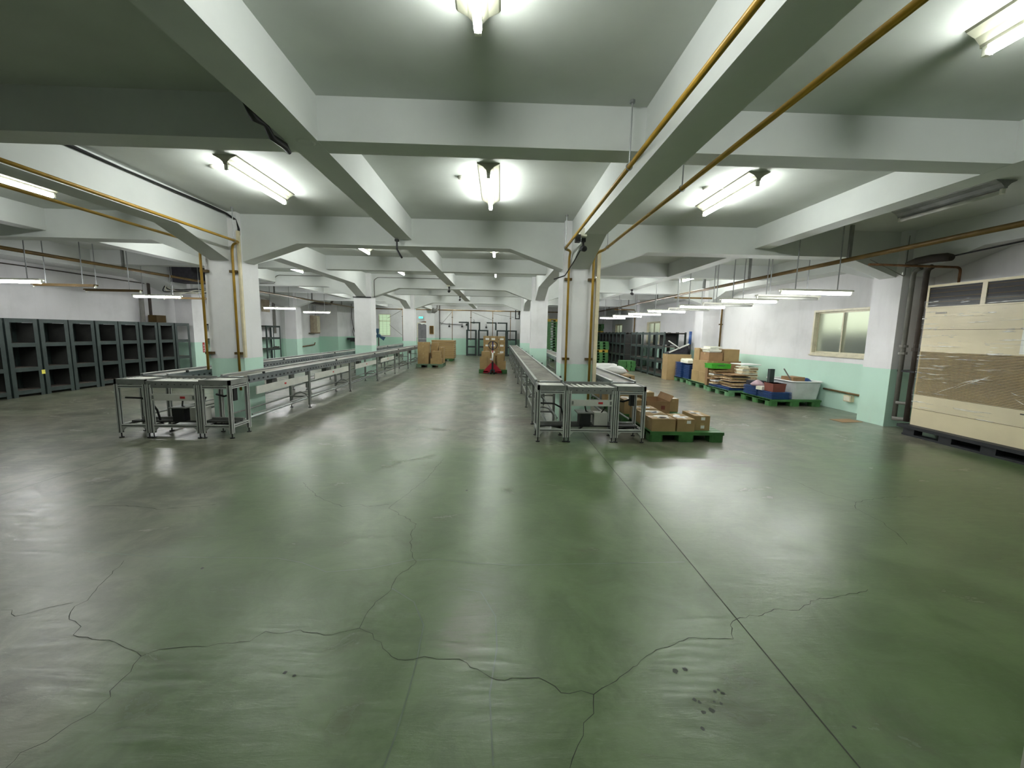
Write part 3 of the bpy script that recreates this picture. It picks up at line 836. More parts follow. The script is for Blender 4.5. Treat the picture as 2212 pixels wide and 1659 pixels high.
# ------------------------------------------------------------------ conveyors
CZ = .83
def foot(t, x, y):
    b = MB().cyl((x, y, 0), (x, y, .012), .03, 10); b.cyl((x, y, .01), (x, y, .07), .008, 8)
    return b
def stand(t, x0, x1, y, top=.745):
    for x in (x0, x1):
        l = MB().box(x-.018, y-.03, .06, x+.018, y+.03, top).build('leg', 'alu_dark', t)
        foot(t, x, y).build('foot', 'black', l)
    c = MB().bar((x0, y, .22), (x1, y, .22), .03); c.bar((x0, y, .5), (x1, y, .5), .02)
    c.tube([(x0, y, .16), (x0+.08, y, .27), ((x0+x1)/2, y, .31), (x1-.08, y, .27), (x1, y, .16)], .012, 6)
    c.build('cross_brace', 'alu_dark', t)
def make_run(x0, x1, y0, y1, label, legs, panels, aisle=1):
    t = thing('conveyor', label, 'conveyor', (x0, y0, 0))
    W, L = x1-x0, y1-y0
    for s, x in ((-1, 0), (1, W-.03)):
        MB().box(x, 0, CZ-.1, x+.03, L, CZ+.012).build('side_rail', 'rail', t)
        MB().box(x-.004, 0, CZ+.012, x+.034, L, CZ+.022).build('rail_cap', 'alu', t)
    MB().box(.03, 0, CZ-.03, W-.03, L, CZ-.004).build('belt', 'belt', t)
    MB().box(.05, 0, CZ-.075, W-.05, L, CZ-.06).build('return_belt', 'rack_panel', t)
    for y in legs: stand(t, .03, W-.03, y-y0)
    for x in (.05, W-.05):
        MB().cyl((x, .1, .235), (x, L, .235), .012, 8).build('lower_rail', 'alu_dark', t)
    MB().cyl((W/2, .1, .14), (W/2, L, .14), .02, 8).build('air_pipe', 'steel', t)
    xa = W-.005 if aisle > 0 else -.012
    for a, b in panels:
        p = MB().box(xa, a-y0, .54, xa+.014, b-y0, .66).build('side_panel', 'panel_white', t)
        MB().box(xa-.002, (a+b)/2-y0-.03, .59, xa+.017, (a+b)/2-y0+.03, .62).build('sticker', 'red', p)
    n = 0
    y = y0+.9
    while y < y1-.5:
        MB().box(W/2-.05, y-y0, .56, W/2+.05, y-y0+.16, .68).build('motor', 'alu_dark', t); y += 2.2
    for k in range(7):
        yy = .35+k*2.9
        if yy < L: MB().cyl((W+.002, yy, CZ+.026), (W+.03, yy, CZ+.026), .018, 8).build('guide_knob', 'black', t)
    return t
Y0 = 6.2
make_run(-4.13, -3.71, Y0, 22.9, 'long worn belt conveyor on legs along the left edge of the central aisle', (8.17, 10.4, 12.7, 14.85, 17.0, 19.2, 21.4, 22.7),
         [(6.35, 8.05), (8.35, 10.2), (10.7, 12.5), (13.0, 14.6)], 1)
make_run(-5.28, -4.88, Y0, 22.7, 'long worn belt conveyor beyond the left pillars, farther from the central aisle', (8.3, 10.6, 12.9, 15.1, 17.3, 19.5, 21.7, 22.5), [(8.0, 9.4), (10.8, 12.2)], -1)
make_run(.55, .97, Y0, 23.6, 'long worn belt conveyor on legs along the right edge of the central aisle', (6.9, 8.5, 10.46, 12.47, 14.2, 15.8, 17.4, 19.06, 20.8, 22.47, 23.5), [], -1)
make_run(1.71, 2.10, Y0, 20.6, 'long worn belt conveyor right of the right pillars, beside the labelled cartons', (8.2, 10.4, 12.6, 14.8, 17.0, 19.2, 20.4), [], 1)

def make_transfer(x0, label, dzl=0.0):
    # the U turn at the near end: two corner frames with a roller bridge between them
    yA, yB, W = 5.74, 6.17, 1.55
    t = thing('transfer_conveyor', label, 'conveyor', (x0, yA, 0))
    D = yB-yA; top = .75
    xs = [.02, .40, .46, 1.09, 1.15, 1.53]
    for x in xs:
        for y in ((.02, D-.02) if x not in (.46, 1.09) else (.02,)):
            l = MB().profile((x, y, .07), (x, y, top), .048).build('leg', 'alu', t)
            foot(t, x, y).build('foot', 'black', l)
    for a, b in ((.02, .40), (.46, 1.09), (1.15, 1.53)):
        MB().profile((a+.02, .02, .17), (b-.02, .02, .17), .04).build('bottom_rail', 'alu', t)
        if (a, b) != (.46, 1.09):
            MB().profile((a+.02, .02, top-.03), (b-.02, .02, top-.03), .04).build('top_rail', 'alu', t)
            MB().profile((a+.02, D-.02, top-.03), (b-.02, D-.02, top-.03), .04).build('top_rail', 'alu', t)
            MB().profile((a+.02, D-.02, .17), (b-.02, D-.02, .17), .04).build('bottom_rail', 'alu', t)
        g = MB()
        for sx, dx in ((a, 1), (b, -1)):
            g.prism([(sx+dx*.02, .15), (sx+dx*.075, .15), (sx+dx*.02, .095)], 'y', .012, .028)
        g.build('gusset', 'alu', t)
    for x in (.02, .40, 1.15, 1.53):
        MB().profile((x, .04, .17), (x, D-.04, .17), .04).build('bottom_rail', 'alu', t)
        MB().profile((x, .04, top-.03), (x, D-.04, top-.03), .04).build('top_rail', 'alu', t)
    # corner decks
    for a, b in ((.0, .42), (1.13, 1.55)):
        d = MB().box(a, 0, top, b, .03, CZ-.01); d.box(a, 0, top, a+.03 if a == 0 else a+.01, D, CZ-.01)
        d.box(b-.03 if a else b-.01, 0, top, b, D, CZ-.01)
        d.build('corner_deck', 'alu_dark', t)
        n = 7
        for k in range(n):
            y = .07+k*(D-.08)/n
            MB().cyl((a+.03, y, CZ-.035), (b-.03, y, CZ-.035), .019, 10).build('roller', 'roller', t, smooth=True)
        MB().tube([(a+.03 if a else a+.06, D-.02, CZ-.005), (b-.05, D-.02, CZ-.005)], .012, 8).build('end_roller', 'steel', t, smooth=True)
    # the bridge: a slotted side plate and slanted rollers
    MB().box(.42, .0, CZ-.125, 1.13, .018, CZ-.03).build('bridge_rail', 'alu_dark', t)
    MB().box(.42, D-.05, CZ-.1, 1.13, D-.03, CZ+.005).build('bridge_rail', 'alu_dark', t)
    for k in range(8):
        x = .47+k*.085
        MB().cyl((x+.03, .02, CZ-.045), (x-.015, D-.05, CZ-.045), .017, 10).build('roller', 'roller', t, smooth=True)
        MB().cyl((x, -.004, CZ-.075), (x, 0, CZ-.075), .007, 8).build('bolt', 'black', t)
    p = MB().box(.48, .0, .53, 1.07, .014, .62).build('front_panel', 'panel_white', t)
    MB().box(.87, -.003, .56, .935, 0, .59).build('sticker', 'red', p)
    MB().box(.49, -.004, .55, .515, 0, .6).build('latch', 'alu_dark', p); MB().box(1.035, -.004, .55, 1.06, 0, .6).build('latch', 'alu_dark', p)
    MB().box(.05, .16, .19, 1.50, .26, .21).build('cable_tray', 'rack_panel', t)
    MB().box(.05, .33, .19, 1.50, .37, .23).build('lower_beam', 'alu_dark', t)
    # motor box, control box and loose cables on the lower frame
    MB().box(.64, .14, .212, .80, .32, .40).build('motor', 'black', t)
    MB().box(.60, .12, .395, .84, .38, .41).build('motor_bracket', 'alu_dark', t)
    MB().box(.86, .17, .212, 1.06, .32, .40).build('control_box', 'panel_white', t)
    MB().tube([(.05, .1, .55), (.25, .12, .54), (.36, .14, .48), (.40, .18, .36), (.42, .2, .2)], .013, 6).build('cable', 'rubber', t, smooth=True)
    MB().tube([(.72, .25, .55), (.74, .2, .42), (.82, .2, .38), (.95, .2, .37), (1.02, .22, .46), (1.05, .24, .55)], .011, 6).build('cable', 'rubber', t, smooth=True)
    MB().tube([(.42, .2, .2), (.5, .15, .15), (.62, .12, .16), (.7, .18, .2)], .014, 6).build('cable', 'rubber', t, smooth=True)
    MB().tube([(1.15, .2, .16), (1.3, .25, .15), (1.5, .3, .16)], .015, 6).build('cable', 'rubber', t, smooth=True)
    MB().tube([(.05, .25, .17), (.2, .2, .2), (.38, .22, .16)], .014, 6).build('cable', 'rubber', t, smooth=True)
    MB().tube([(1.16, .3, .58), (1.3, .25, .56), (1.44, .28, .6)], .014, 6).build('cable', 'rubber', t, smooth=True)
    MB().box(1.40, .22, .5, 1.46, .3, .7).build('sensor_box', 'black', t)
    return t
make_transfer(.55, 'aluminium framed roller turn joining the two right conveyors at the near end')
make_transfer(-5.26, 'aluminium framed roller turn joining the two left conveyors at the near end')

# ------------------------------------------------------------------ racks
def make_rack(name, cat, label, wd, dp, h, levels, back=True, sides=(True, True), hw=.085):
    # local frame: width along x, open front at y=0, depth towards +y
    t = thing(name, label, cat)
    for x in (0, wd-hw):
        for y in (0, dp-.04):
            b = MB().box(x, y, 0, x+hw, y+.006 if y == 0 else y+.04, h)
            b.box(x if x == 0 else x+hw-.006, y, 0, (x+.006) if x == 0 else x+hw, y+.04, h)
            b.build('post', 'green_steel', t)
    for i, z in enumerate(levels):
        b = MB().mat(0).box(hw*.2, .001, z-.07, wd-hw*.2, .008, z).box(hw*.2, .001, z-.085, wd-hw*.2, .006, z-.07)
        b.box(.008, dp-.012, z-.05, wd-.008, dp-.006, z)
        b.mat(1).box(.008, .009, z-.02, wd-.008, dp-.013, z-.006)
        b.build('shelf' if i < len(levels)-1 else 'top_shelf', ['green_steel', 'shelf_top'], t)
    if back: MB().box(.06, dp-.03, levels[0]+.01, wd-.06, dp-.022, h-.21).build('back_panel', 'rack_panel', t)
    for k, x in enumerate((.010, wd-.016)):
        if sides[k]: MB().box(x, .05, levels[0]+.01, x+.004, dp-.06, h-.09).build('side_panel', 'rack_panel', t)
    return t
LV = [.14, .62, 1.14, 1.65]
ords = ['nearest', 'second', 'third', 'fourth', 'fifth', 'sixth', 'seventh', 'eighth', 'ninth', 'tenth', 'last']
r0 = make_rack('steel_rack', 'rack', 'x', .60, .5, 1.65, LV)
ys = [8.10, 8.73, 9.36, 9.99, 10.62, 11.25, 11.88, 12.51, 13.14]
def L_rack(i, y, src, first=False):
    lab = 'dark green steel rack against the left wall, %s from the viewer' % ords[i]
    if first: src.location = (-10.04, y, 0); src.rotation_euler = (0, 0, PI/2); src['label'] = lab; src['group'] = 'steel racks along the left wall'; return src
    return dup(src, (-10.04, y, 0), PI/2, lab, 'steel racks along the left wall')
for i, y in enumerate(ys[:-1]):
    r = L_rack(i+1, y+.003*((i*7) % 5), r0, i == 0)
r0['label'] = 'dark green steel rack against the left wall, second from the viewer'
rr = make_rack('steel_rack', 'rack', 'dark green steel rack against the left wall, nearest and partly out of frame', .60, .5, 1.64, [.12, .78, 1.52, 1.64])
rr.location = (-10.04, 7.49, 0); rr.rotation_euler = (0, 0, PI/2); rr['group'] = 'steel racks along the left wall'
ro = make_rack('steel_rack', 'rack', 'open backed green steel rack at the far end of the left wall row', .60, .5, 1.65, LV, False, (True, False))
ro.location = (-10.04, ys[-1]+.01, 0); ro.rotation_euler = (0, 0, PI/2); ro['group'] = 'steel racks along the left wall'
# yellow note
tag(MB().box(0, -.035, -.045, .002, .035, .045).build('yellow_note', 'yellow_note', None, loc=(-10.037, 9.34, .50)), 'yellow paper note stuck on a post of the left racks', 'note')
# a lone rack further along the left wall
rb = make_rack('steel_rack', 'rack', 'open dark green rack frame seen past the first left pillar', 1.2, .45, 1.66, [.12, .62, 1.12, 1.66], False, (False, False))
rb.location = (-10.5, 19.0, 0); rb.rotation_euler = (0, 0, PI/2)
MB().box(.55, -.002, 0, .62, .005, 1.66).build('post', 'green_steel', rb)
rc = dup(rb, (-10.45, 15.6, 0), PI/2, 'open dark green rack frame just past the left wall pillar')
# right-hand racks, fronts facing the aisle (-x)
r1 = make_rack('steel_rack', 'rack', 'x', .72, .8, 1.67, LV, False, (False, False))
gl = 'steel racks along the right side'
ys = [15.43, 16.18, 16.94, 17.70, 18.46]
first = True
for i, y in enumerate(ys):
    lab = 'open green steel rack in the near right row, %s from the viewer' % ords[i]
    if first: r1.location = (5.92, y, 0); r1.rotation_euler = (0, 0, -PI/2); r1['label'] = lab; r1['group'] = gl; first = False
    else: dup(r1, (5.92, y, 0), -PI/2, lab, gl)
MB().box(.02, .1, 1.2, .03, .75, 1.6).build('end_panel', 'rack_panel', r1)
r2 = make_rack('steel_rack', 'rack', 'x', .66, .8, 1.67, LV, True, (False, True))
for i in range(8):
    lab = 'green steel rack in the far right row, %s from the viewer' % ords[i]
    y = 20.2+.7*i
    if i == 0: r2.location = (5.95, y, 0); r2.rotation_euler = (0, 0, -PI/2); r2['label'] = lab; r2['group'] = gl
    else: dup(r2, (5.95, y, 0), -PI/2, lab, gl)
# the pair of racks at the far wall with angle pieces standing on them
r3 = make_rack('rack_frame', 'rack', 'x', .66, .45, 1.68, [.10, .62, 1.12, 1.68], False, (False, False), .09)
fx = [-2.16, -1.40, -.20, .46]
for i, x in enumerate(fx):
    lab = 'dark rack frame against the far wall, %s from the left' % ['first', 'second', 'third', 'fourth'][i]
    if i == 0: r3.location = (x, 26.9, 0); r3['label'] = lab; r3['group'] = 'rack frames at the far wall'
    else: dup(r3, (x, 26.9, 0), 0, lab, 'rack frames at the far wall')
br = MB().box(0, 0, 0, .10, .05, .48); br.box(-.55, 0, .42, .10, .05, .50)
br = br.build('angle_piece', 'green_steel')
for i, x in enumerate((-2.10, -1.36, -.30, .40)):
    o = br if i == 0 else br.copy()
    if i: COL.objects.link(o)
    o.location = (x, 27.0, 1.68)
    tag(o, 'dark steel angle piece standing on a far wall rack, %s from the left' % ['first', 'second', 'third', 'fourth'][i], 'steel angle', 'angle pieces on the far racks')

# ------------------------------------------------------------------ pallets
def make_pallet(label, m, w=1.1, d=1.1, h=.15, whole=False):
    if whole:
        b = MB(); b.box(0, 0, h-.035, w, d, h)
        for x in (0, w/2-.09, w-.18):
            for y in (0, d/2-.09, d-.18): b.box(x, y, 0, x+.18, y+.18, h-.035)
        return tag(b.build('pallet', m), label, 'pallet')
    t = thing('pallet', label, 'pallet')
    b = MB()
    for k in range(9): b.box(0, k*d/9+.006, h-.035, w, (k+1)*d/9-.006, h)
    b.box(0, 0, h-.045, .05, d, h-.002); b.box(w-.05, 0, h-.045, w, d, h-.002)
    b.box(.05, 0, h-.045, w-.05, .02, h-.002); b.box(.05, d-.02, h-.045, w-.05, d, h-.002)
    b.build('deck', m, t)
    proto = None
    for x, ww in ((0, .2), (w/2-.11, .22), (w-.2, .2)):
        for y, dd in ((0, .2), (d/2-.1, .2), (d-.2, .2)):
            c = .03
            MB().prism([(x+c, y), (x+ww-c, y), (x+ww, y+c), (x+ww, y+dd-c), (x+ww-c, y+dd), (x+c, y+dd), (x, y+dd-c), (x, y+c)], 'z', 0, h-.045).build('block', m, t)
    return t
def pallet(loc, label, m, rz=0.0, **k):
    p = make_pallet(label, m, **k); p.location = loc; p.rotation_euler = (0, 0, rz); return p

# ------------------------------------------------------------------ cartons
def carton(loc, w, d, h, label, rz=0.0, m='carton', group=None, papers=(), tape='x', seam=True, name='cardboard_box'):
    # loc is the front left bottom corner
    t = thing(name, label, 'box', loc, rz, group)
    b = MB()
    e = .004
    b.box(0, 0, 0, w, d, h-e)
    if tape == 'x':
        b.box(0, 0, h-e, w, d/2-.002, h); b.box(0, d/2+.002, h-e, w, d, h)
    else:
        b.box(0, 0, h-e, w/2-.002, d, h); b.box(w/2+.002, 0, h-e, w, d, h)
    b.build('carton', m, t)
    if seam:
        q = MB(); tw = .026
        if tape == 'x':
            q.box(-.001, d/2-tw, h, w+.001, d/2+tw, h+.001); q.box(-.0015, d/2-tw, h-.06, 0, d/2+tw, h); q.box(w, d/2-tw, h-.06, w+.0015, d/2+tw, h)
        else:
            q.box(w/2-tw, -.001, h, w/2+tw, d+.001, h+.001); q.box(w/2-tw, -.0015, h-.06, w/2+tw, 0, h)
        q.build('tape', 'tape', t)
    for p in papers:
        if p[0] == 'top':
            _, x, y, pw, pd, a = p
            MB().rbox((x, y, h+.002), (pw, pd, .0012), a).build('paper_label', 'paper', t)
        else:
            _, x, z, pw, ph = p
            MB().box(x, -.0022, z, x+pw, -.0004, z+ph).build('paper_label', 'paper', t)
    return t

# near right pallet group beside the right conveyor
pallet((2.215, 5.80, 0), 'green plastic pallet under the labelled cartons beside the right conveyor', 'wood_green')
gA = 'cartons on the near right pallets'
def tp(w, d, n):
    return [('top', random.uniform(.25, .75)*w, random.uniform(.2, .8)*d, random.uniform(.07, .13), random.uniform(.05, .09), random.uniform(-.5, .5)) for _ in range(n)]
carton((2.25, 5.84, .15), .35, .34, .185, 'wide low carton at the near left corner of the near pallet, papers on top', 0, papers=tp(.35, .34, 6), group=gA)
carton((2.25, 6.20, .15), .35, .34, .19, 'second carton back along the conveyor side of the near pallet', 0, papers=tp(.35, .34, 5), group=gA)
carton((2.25, 6.56, .15), .35, .33, .20, 'third carton back along the conveyor side of the near pallet', 0, papers=tp(.35, .33, 5), group=gA)
carton((2.625, 5.84, .15), .26, .42, .185, 'carton with one front label in the middle of the near pallet', 0, papers=[('front', .14, .12, .06, .045)]+tp(.26, .42, 4), group=gA, tape='y')
carton((2.93, 5.93, .15), .225, .40, .105, 'lower of the two small labelled cartons at the right of the near pallet', 0, papers=[('front', .09, .03, .055, .045)], group=gA, tape='y')
carton((2.92, 5.93, .255), .235, .42, .115, 'upper of the two small labelled cartons at the right of the near pallet', 0, papers=[('front', .10, .05, .06, .045)]+tp(.2, .3, 3), group=gA, tape='y')
pallet((2.20, 7.10, 0), 'green plastic pallet second back beside the right conveyor, under cartons', 'wood_green')
carton((2.23, 7.13, .15), .36, .50, .25, 'taller carton at the front left of the second pallet by the right conveyor', 0, papers=tp(.38, .5, 7), group=gA)
carton((2.23, 7.66, .15), .36, .46, .27, 'taller carton at the back left of the second pallet by the right conveyor', 0, papers=tp(.38, .46, 6), group=gA)
# the open red brown box on the floor between the rows
t = thing('open_box', 'open red brown carton with flaps up on the second pallet', 'box', (2.66, 7.2, .15), .0)
b = MB(); W, D, Hh = .42, .62, .22
b.box(0, 0, 0, W, D, .006).box(0, 0, 0, W, .006, Hh).box(0, D-.006, 0, W, D, Hh).box(0, .006, 0, .006, D-.006, Hh).box(W-.006, .006, 0, W, D-.006, Hh)
b.build('carton', 'carton_dark', t)
MB().rbox((-.04, D/2, Hh+.045), (.005, D-.02, .12), 0, 0, -.7).build('flap', 'carton_dark', t)
MB().rbox((W+.03, D/2, Hh+.05), (.005, D-.02, .12), 0, 0, .5).build('flap', 'carton_dark', t)
MB().rbox((W*.7, -.002, Hh*.5), (.07, .002, .07)).build('print', 'carton_red', t)
carton((3.12, 7.40, .15), .20, .40, .24, 'narrow carton behind the open box with white film on top', 0, papers=tp(.2, .4, 4), group=gA, tape='y')
pallet((2.20, 8.40, 0), 'green plastic pallet third back beside the right conveyor, under cartons', 'wood_green')
k = 0
for i, (x, y, w_, d_, h_, lab) in enumerate([(2.23, 8.43, .40, .5, .34, 'front left'), (2.23, 8.96, .40, .5, .34, 'back left'), (2.66, 8.43, .34, .48, .28, 'front middle'), (2.66, 8.94, .34, .5, .30, 'back middle'),
        (3.02, 8.50, .26, .44, .20, 'front right'), (3.02, 8.98, .26, .44, .22, 'back right')]):
    carton((x, y, .15), w_, d_, h_, '%s carton with papers on top on the third pallet by the right conveyor' % lab, 0, papers=tp(w_, d_, 4), group=gA)

# left centre pallet with tall stack of cartons
pallet((-3.55, 17.72, 0), 'grey green pallet under stacked cartons left of the central aisle', 'pallet_grey', w=1.12, d=1.15, h=.14)
gB = 'cartons on the left aisle pallet'
z = .14
for i, (h_, lab) in enumerate(((.30, 'bottom'), (.17, 'second'), (.31, 'third'), (.15, 'top'))):
    carton((-3.50+.01*(i % 2), 17.78, z), .46, .5, h_-.004, '%s carton of the tall left stack on the aisle pallet' % lab, 0, group=gB, tape='y'); z += h_
z = .14
carton((-2.96, 17.80, .14), .47, .42, .24, 'wide bottom carton at the front right of the left aisle pallet', 0, group=gB)
carton((-2.90, 17.82, .38), .36, .38, .155, 'lower small carton on the wide one, left aisle pallet', 0, group=gB)
carton((-2.90, 17.82, .535), .36, .38, .155, 'upper small carton on the wide one, left aisle pallet', 0, group=gB)
carton((-3.02, 18.28, .14), .30, .5, .555, 'tall narrow carton behind the front row, left aisle pallet', 0, group=gB, m='carton_dark', tape='y')
carton((-3.02, 18.28, .70), .31, .4, .187, 'carton on the tall narrow one, left aisle pallet', 0, group=gB)
carton((-3.0, 18.30, .89), .30, .4, .14, 'topmost carton at the back of the left aisle pallet', .05, group=gB)
carton((-2.66, 18.30, .14), .19, .5, .40, 'small carton at the right edge of the left aisle pallet', 0, group=gB, tape='y')
carton((-2.68, 18.32, .54), .22, .45, .30, 'upper carton at the right edge of the left aisle pallet', 0, group=gB, tape='y')
# flat trays behind
pallet((-3.50, 21.7, 0), 'dark green pallet under the layered flat cartons', 'wood_green', w=1.05, d=1.0, h=.13)
for i in range(9):
    t = thing('flat_carton', 'flat film wrapped carton in the layered stack, %s from the bottom' % (['first', 'second', 'third', 'fourth', 'fifth', 'sixth', 'seventh', 'eighth', 'ninth'][i]), 'box', (-3.55+.006*((i*5) % 3), 21.68, .13+i*.106), 0, 'layered flat cartons')
    MB().box(0, 0, 0, 1.16, 1.02, .085).build('carton', 'carton', t)
    MB().box(-.008, -.008, .085, 1.168, 1.028, .102).build('rim', 'tape', t)
# centre stack on a pallet with the red truck
pallet((-.76, 15.48, 0), 'green pallet lifted by the red pallet truck in the central aisle', 'wood_green', w=1.06, d=1.1, h=.15)
gC = 'cartons on the central aisle pallet'
carton((-.73, 15.5, .15), .27, .36, .235, 'bottom carton at the front left of the central pallet', 0, group=gC)
carton((-.73, 15.5, .385), .27, .36, .235, 'middle carton at the front left of the central pallet', 0, group=gC)
carton((-.67, 15.5, .62), .32, .34, .20, 'upper carton at the front left of the central pallet', 0, group=gC)
carton((-.45, 15.52, .15), .30, .36, .47, 'tall carton behind the truck handle with side labels', 0, papers=[('front', .1, .36, .12, .055), ('front', .08, .1, .08, .055)], group=gC)
carton((-.08, 15.5, .15), .33, .38, .17, 'bottom carton at the front right of the central pallet', 0, group=gC)
carton((-.08, 15.5, .32), .33, .38, .15, 'middle carton at the front right of the central pallet', 0, group=gC)
carton((-.08, 15.5, .47), .25, .34, .27, 'upper carton at the front right of the central pallet', 0, group=gC, papers=tp(.25, .34, 3))
n = 0
for r_ in range(5):
    for c_ in range(3):
        xx = (-.62, -.36, -.03)[c_]; ww = (.245, .32, .25)[c_]; hh = .245
        zz = .15+r_*.25
        pp = [('front', .05 if c_ else .08, .10, .14, .07)]
        carton((xx, 15.98+(.02 if (r_+c_) % 2 else 0), zz), ww, .5, hh, '%s carton of the %s back stack on the central pallet' % (['bottom', 'second', 'third', 'fourth', 'top'][r_], ['left', 'middle', 'right'][c_]), 0, papers=pp if r_ > 1 else (), group=gC, tape='y')

# red pallet truck
t = thing('pallet_truck', 'red hand pallet truck with dark loop handle parked in the central aisle', 'pallet truck', (-.245, 15.15, 0))
MB().prism([(-.345, .06), (.345, .06), (.345, .10), (.05, .42), (-.05, .42), (-.345, .10)], 'y', .20, .23).build('frame', 'red_paint', t)
MB().box(-.345, .2, .03, -.16, .27, .10).build('foot_rail', 'red_paint', t); MB().box(.16, .2, .03, .345, .27, .10).build('foot_rail', 'red_paint', t)
for sx in (-.20, .20): MB().box(sx-.075, .23, .06, sx+.075, 1.32, .10).build('fork', 'red_paint', t)
for sx in (-.09, .035):
    w_ = MB().cyl((sx, .10, .09), (sx+.055, .10, .09), .09, 20).build('wheel', 'rubber', t, smooth=True)
    MB().cyl((sx-.002, .10, .09), (sx+.057, .10, .09), .045, 14).build('wheel_hub', 'panel_white', w_, smooth=True)
MB().box(-.035, .03, .12, .035, .16, .46).build('pump', 'black', t)
MB().tube([(0, .10, .40), (0, .04, .92)], .022, 10).build('shaft', 'red_paint', t, smooth=True)
MB().tube([(0, .072, .50), (0, .047, .80)], .030, 10).build('sleeve', 'paper', t, smooth=True)
MB().tube([(0, .04, .88), (0, .02, 1.22)], .026, 10).build('handle_post', 'navy', t, smooth=True)
lp = []
for k_ in range(24):
    a = 2*PI*k_/24
    r_ = .165*(1.0 if math.sin(a) > 0 else .97)
    lp.append((r_*math.cos(a), .03-.03*math.sin(a), 1.08+.135*math.sin(a)*(1 if math.sin(a) > 0 else 1.15)))
MB().tube(lp, .014, 8, closed=True).build('handle_loop', 'black', t, smooth=True)

# green pallets piled at the far right
def pile(x, y, n, lab, grp, yellow=None, rz=0.0, w=1.05, d=1.05, h=.145):
    src = {}
    for i in range(n):
        mm = 'pallet_yellow' if yellow is not None and i in yellow else 'wood_green'
        if mm not in src:
            src[mm] = make_pallet('x', mm, whole=True, w=w, d=d, h=h); o = src[mm]
        else:
            o = src[mm].copy(); COL.objects.link(o)
        o.location = (x+.012*((i*3) % 4), y+.01*((i*5) % 3), i*h); o.rotation_euler = (0, 0, rz)
        cnt = ['bottom', 'second', 'third', 'fourth', 'fifth', 'sixth', 'seventh', 'eighth', 'ninth', 'tenth', 'eleventh', 'twelfth', 'thirteenth', 'fourteenth', 'fifteenth', 'sixteenth'][i]
        tag(o, '%s %s pallet of the %s' % (cnt, 'yellow' if mm == 'pallet_yellow' else 'green', lab), 'pallet', grp)
pile(2.60, 22.6, 16, 'tall pile between the right pillars', 'pallets in the tall middle pile', (15,))
pile(5.05, 22.0, 8, 'chest high pile beside the far right racks', 'pallets in the chest high pile', (4,), w=.8, d=.8)
pile(5.55, 25.6, 15, 'tall pile at the far right end', 'pallets in the far right pile', (11,), w=.9, d=.9)
pile(5.28, 17.6, 3, 'low pile in front of the right racks', 'pallets in the low pile', w=.60, d=.60, h=.14)

# white sacks on the floor beyond the right conveyor
def sack(loc, sx, sy, sz, lab):
    t = thing('sack', lab, 'sack', loc)
    b = MB(); n = 18; rows = 7
    pts = []
    for r_ in range(rows+1):
        ph = PI*r_/rows
        for k_ in range(n):
            a = 2*PI*k_/n
            wv = 1+.08*math.sin(a*5+r_)+.06*math.sin(a*9+2*r_)
            pts.append((sx*math.copysign(abs(math.cos(a))**.7, math.cos(a))*math.sin(ph)**.6*wv, sy*math.copysign(abs(math.sin(a))**.7, math.sin(a))*math.sin(ph)**.6*wv, sz*(1-math.cos(ph))/2*(1+.1*math.sin(a*3))))
    b._add(pts, [(r_*n+k_, r_*n+(k_+1) % n, (r_+1)*n+(k_+1) % n, (r_+1)*n+k_) for r_ in range(rows) for k_ in range(n)])
    b.build('bag', 'paper', t, smooth=True)
    MB().tube([(sx*.8, 0, sz*.5), (sx*1.05, -.03, sz*.6), (sx*1.12, -.05, sz*.35)], .015, 6).build('tie', 'ink', t)
pallet((2.25, 9.75, 0), 'green pallet fourth back beside the right conveyor under white sacks', 'wood_green')
for i, (x, y, lab) in enumerate(((2.28, 9.8, 'left'), (2.80, 9.8, 'right'))):
    carton((x, y, .15), .48, .95, .42, '%s long carton under the white sacks beside the right conveyor' % lab, 0, group=gA)
sack((2.75, 9.98, .575), .36, .24, .20, 'nearer white sack lying on cartons beyond the right conveyor')
sack((2.72, 10.52, .575), .40, .22, .22, 'farther white sack lying on cartons beyond the right conveyor')

# ------------------------------------------------------------------ discarded goods along the right wall
pallet((6.14, 9.02, 0), 'green plastic pallet nearest the window pillar, under blue panels and a white tub', 'wood_green', w=1.2, d=1.15)
pallet((5.98, 10.45, 0), 'faded green pallet under the paper waste by the right wall', 'wood_green_pale', w=1.15, d=1.15)
pallet((6.08, 11.78, 0), 'faded green pallet under the big cartons by the right wall', 'wood_green_pale', w=1.15, d=1.2)
pallet((6.14, 13.08, 0), 'faded green pallet under the two tall blue stacks by the right wall', 'wood_green_pale', w=1.1, d=1.1)

def panel_stack(x, y, w_, d_, n, z0, lab, grp, rz=0.0, h=.032):
    b = MB().box(.02, .02, 0, w_-.02, d_-.02, h-.002); b.box(-.012, -.012, h*.45, w_+.012, d_+.012, h-.002)
    src = b.build('plastic_tray', 'blue')
    for i in range(n):
        o = src if i == 0 else src.copy()
        if i: COL.objects.link(o)
        o.location = (x+random.uniform(-.006, .006), y+random.uniform(-.006, .006), z0+i*h); o.rotation_euler = (0, 0, rz)
        tag(o, '%s flat blue plastic tray, %s from the bottom' % (lab, ['first', 'second', 'third', 'fourth', 'fifth', 'sixth', 'seventh', 'eighth', 'ninth', 'tenth', 'eleventh', 'twelfth', 'thirteenth', 'fourteenth', 'fifteenth'][i]), 'tray', grp)
panel_stack(6.20, 9.06, .44, .50, 5, .15, 'near stack', 'blue trays in the near stack')
panel_stack(6.18, 9.60, .46, .50, 7, .15, 'back stack', 'blue trays in the back stack')
panel_stack(6.16, 13.12, .42, .40, 15, .15, 'right tall stack', 'blue trays in the right tall stack', h=.030)
panel_stack(6.10, 13.58, .44, .42, 15, .15, 'left tall stack', 'blue trays in the left tall stack', h=.034)
t = thing('crate', 'dark red brown crate on the near blue trays', 'crate', (6.24, 9.10, .315))
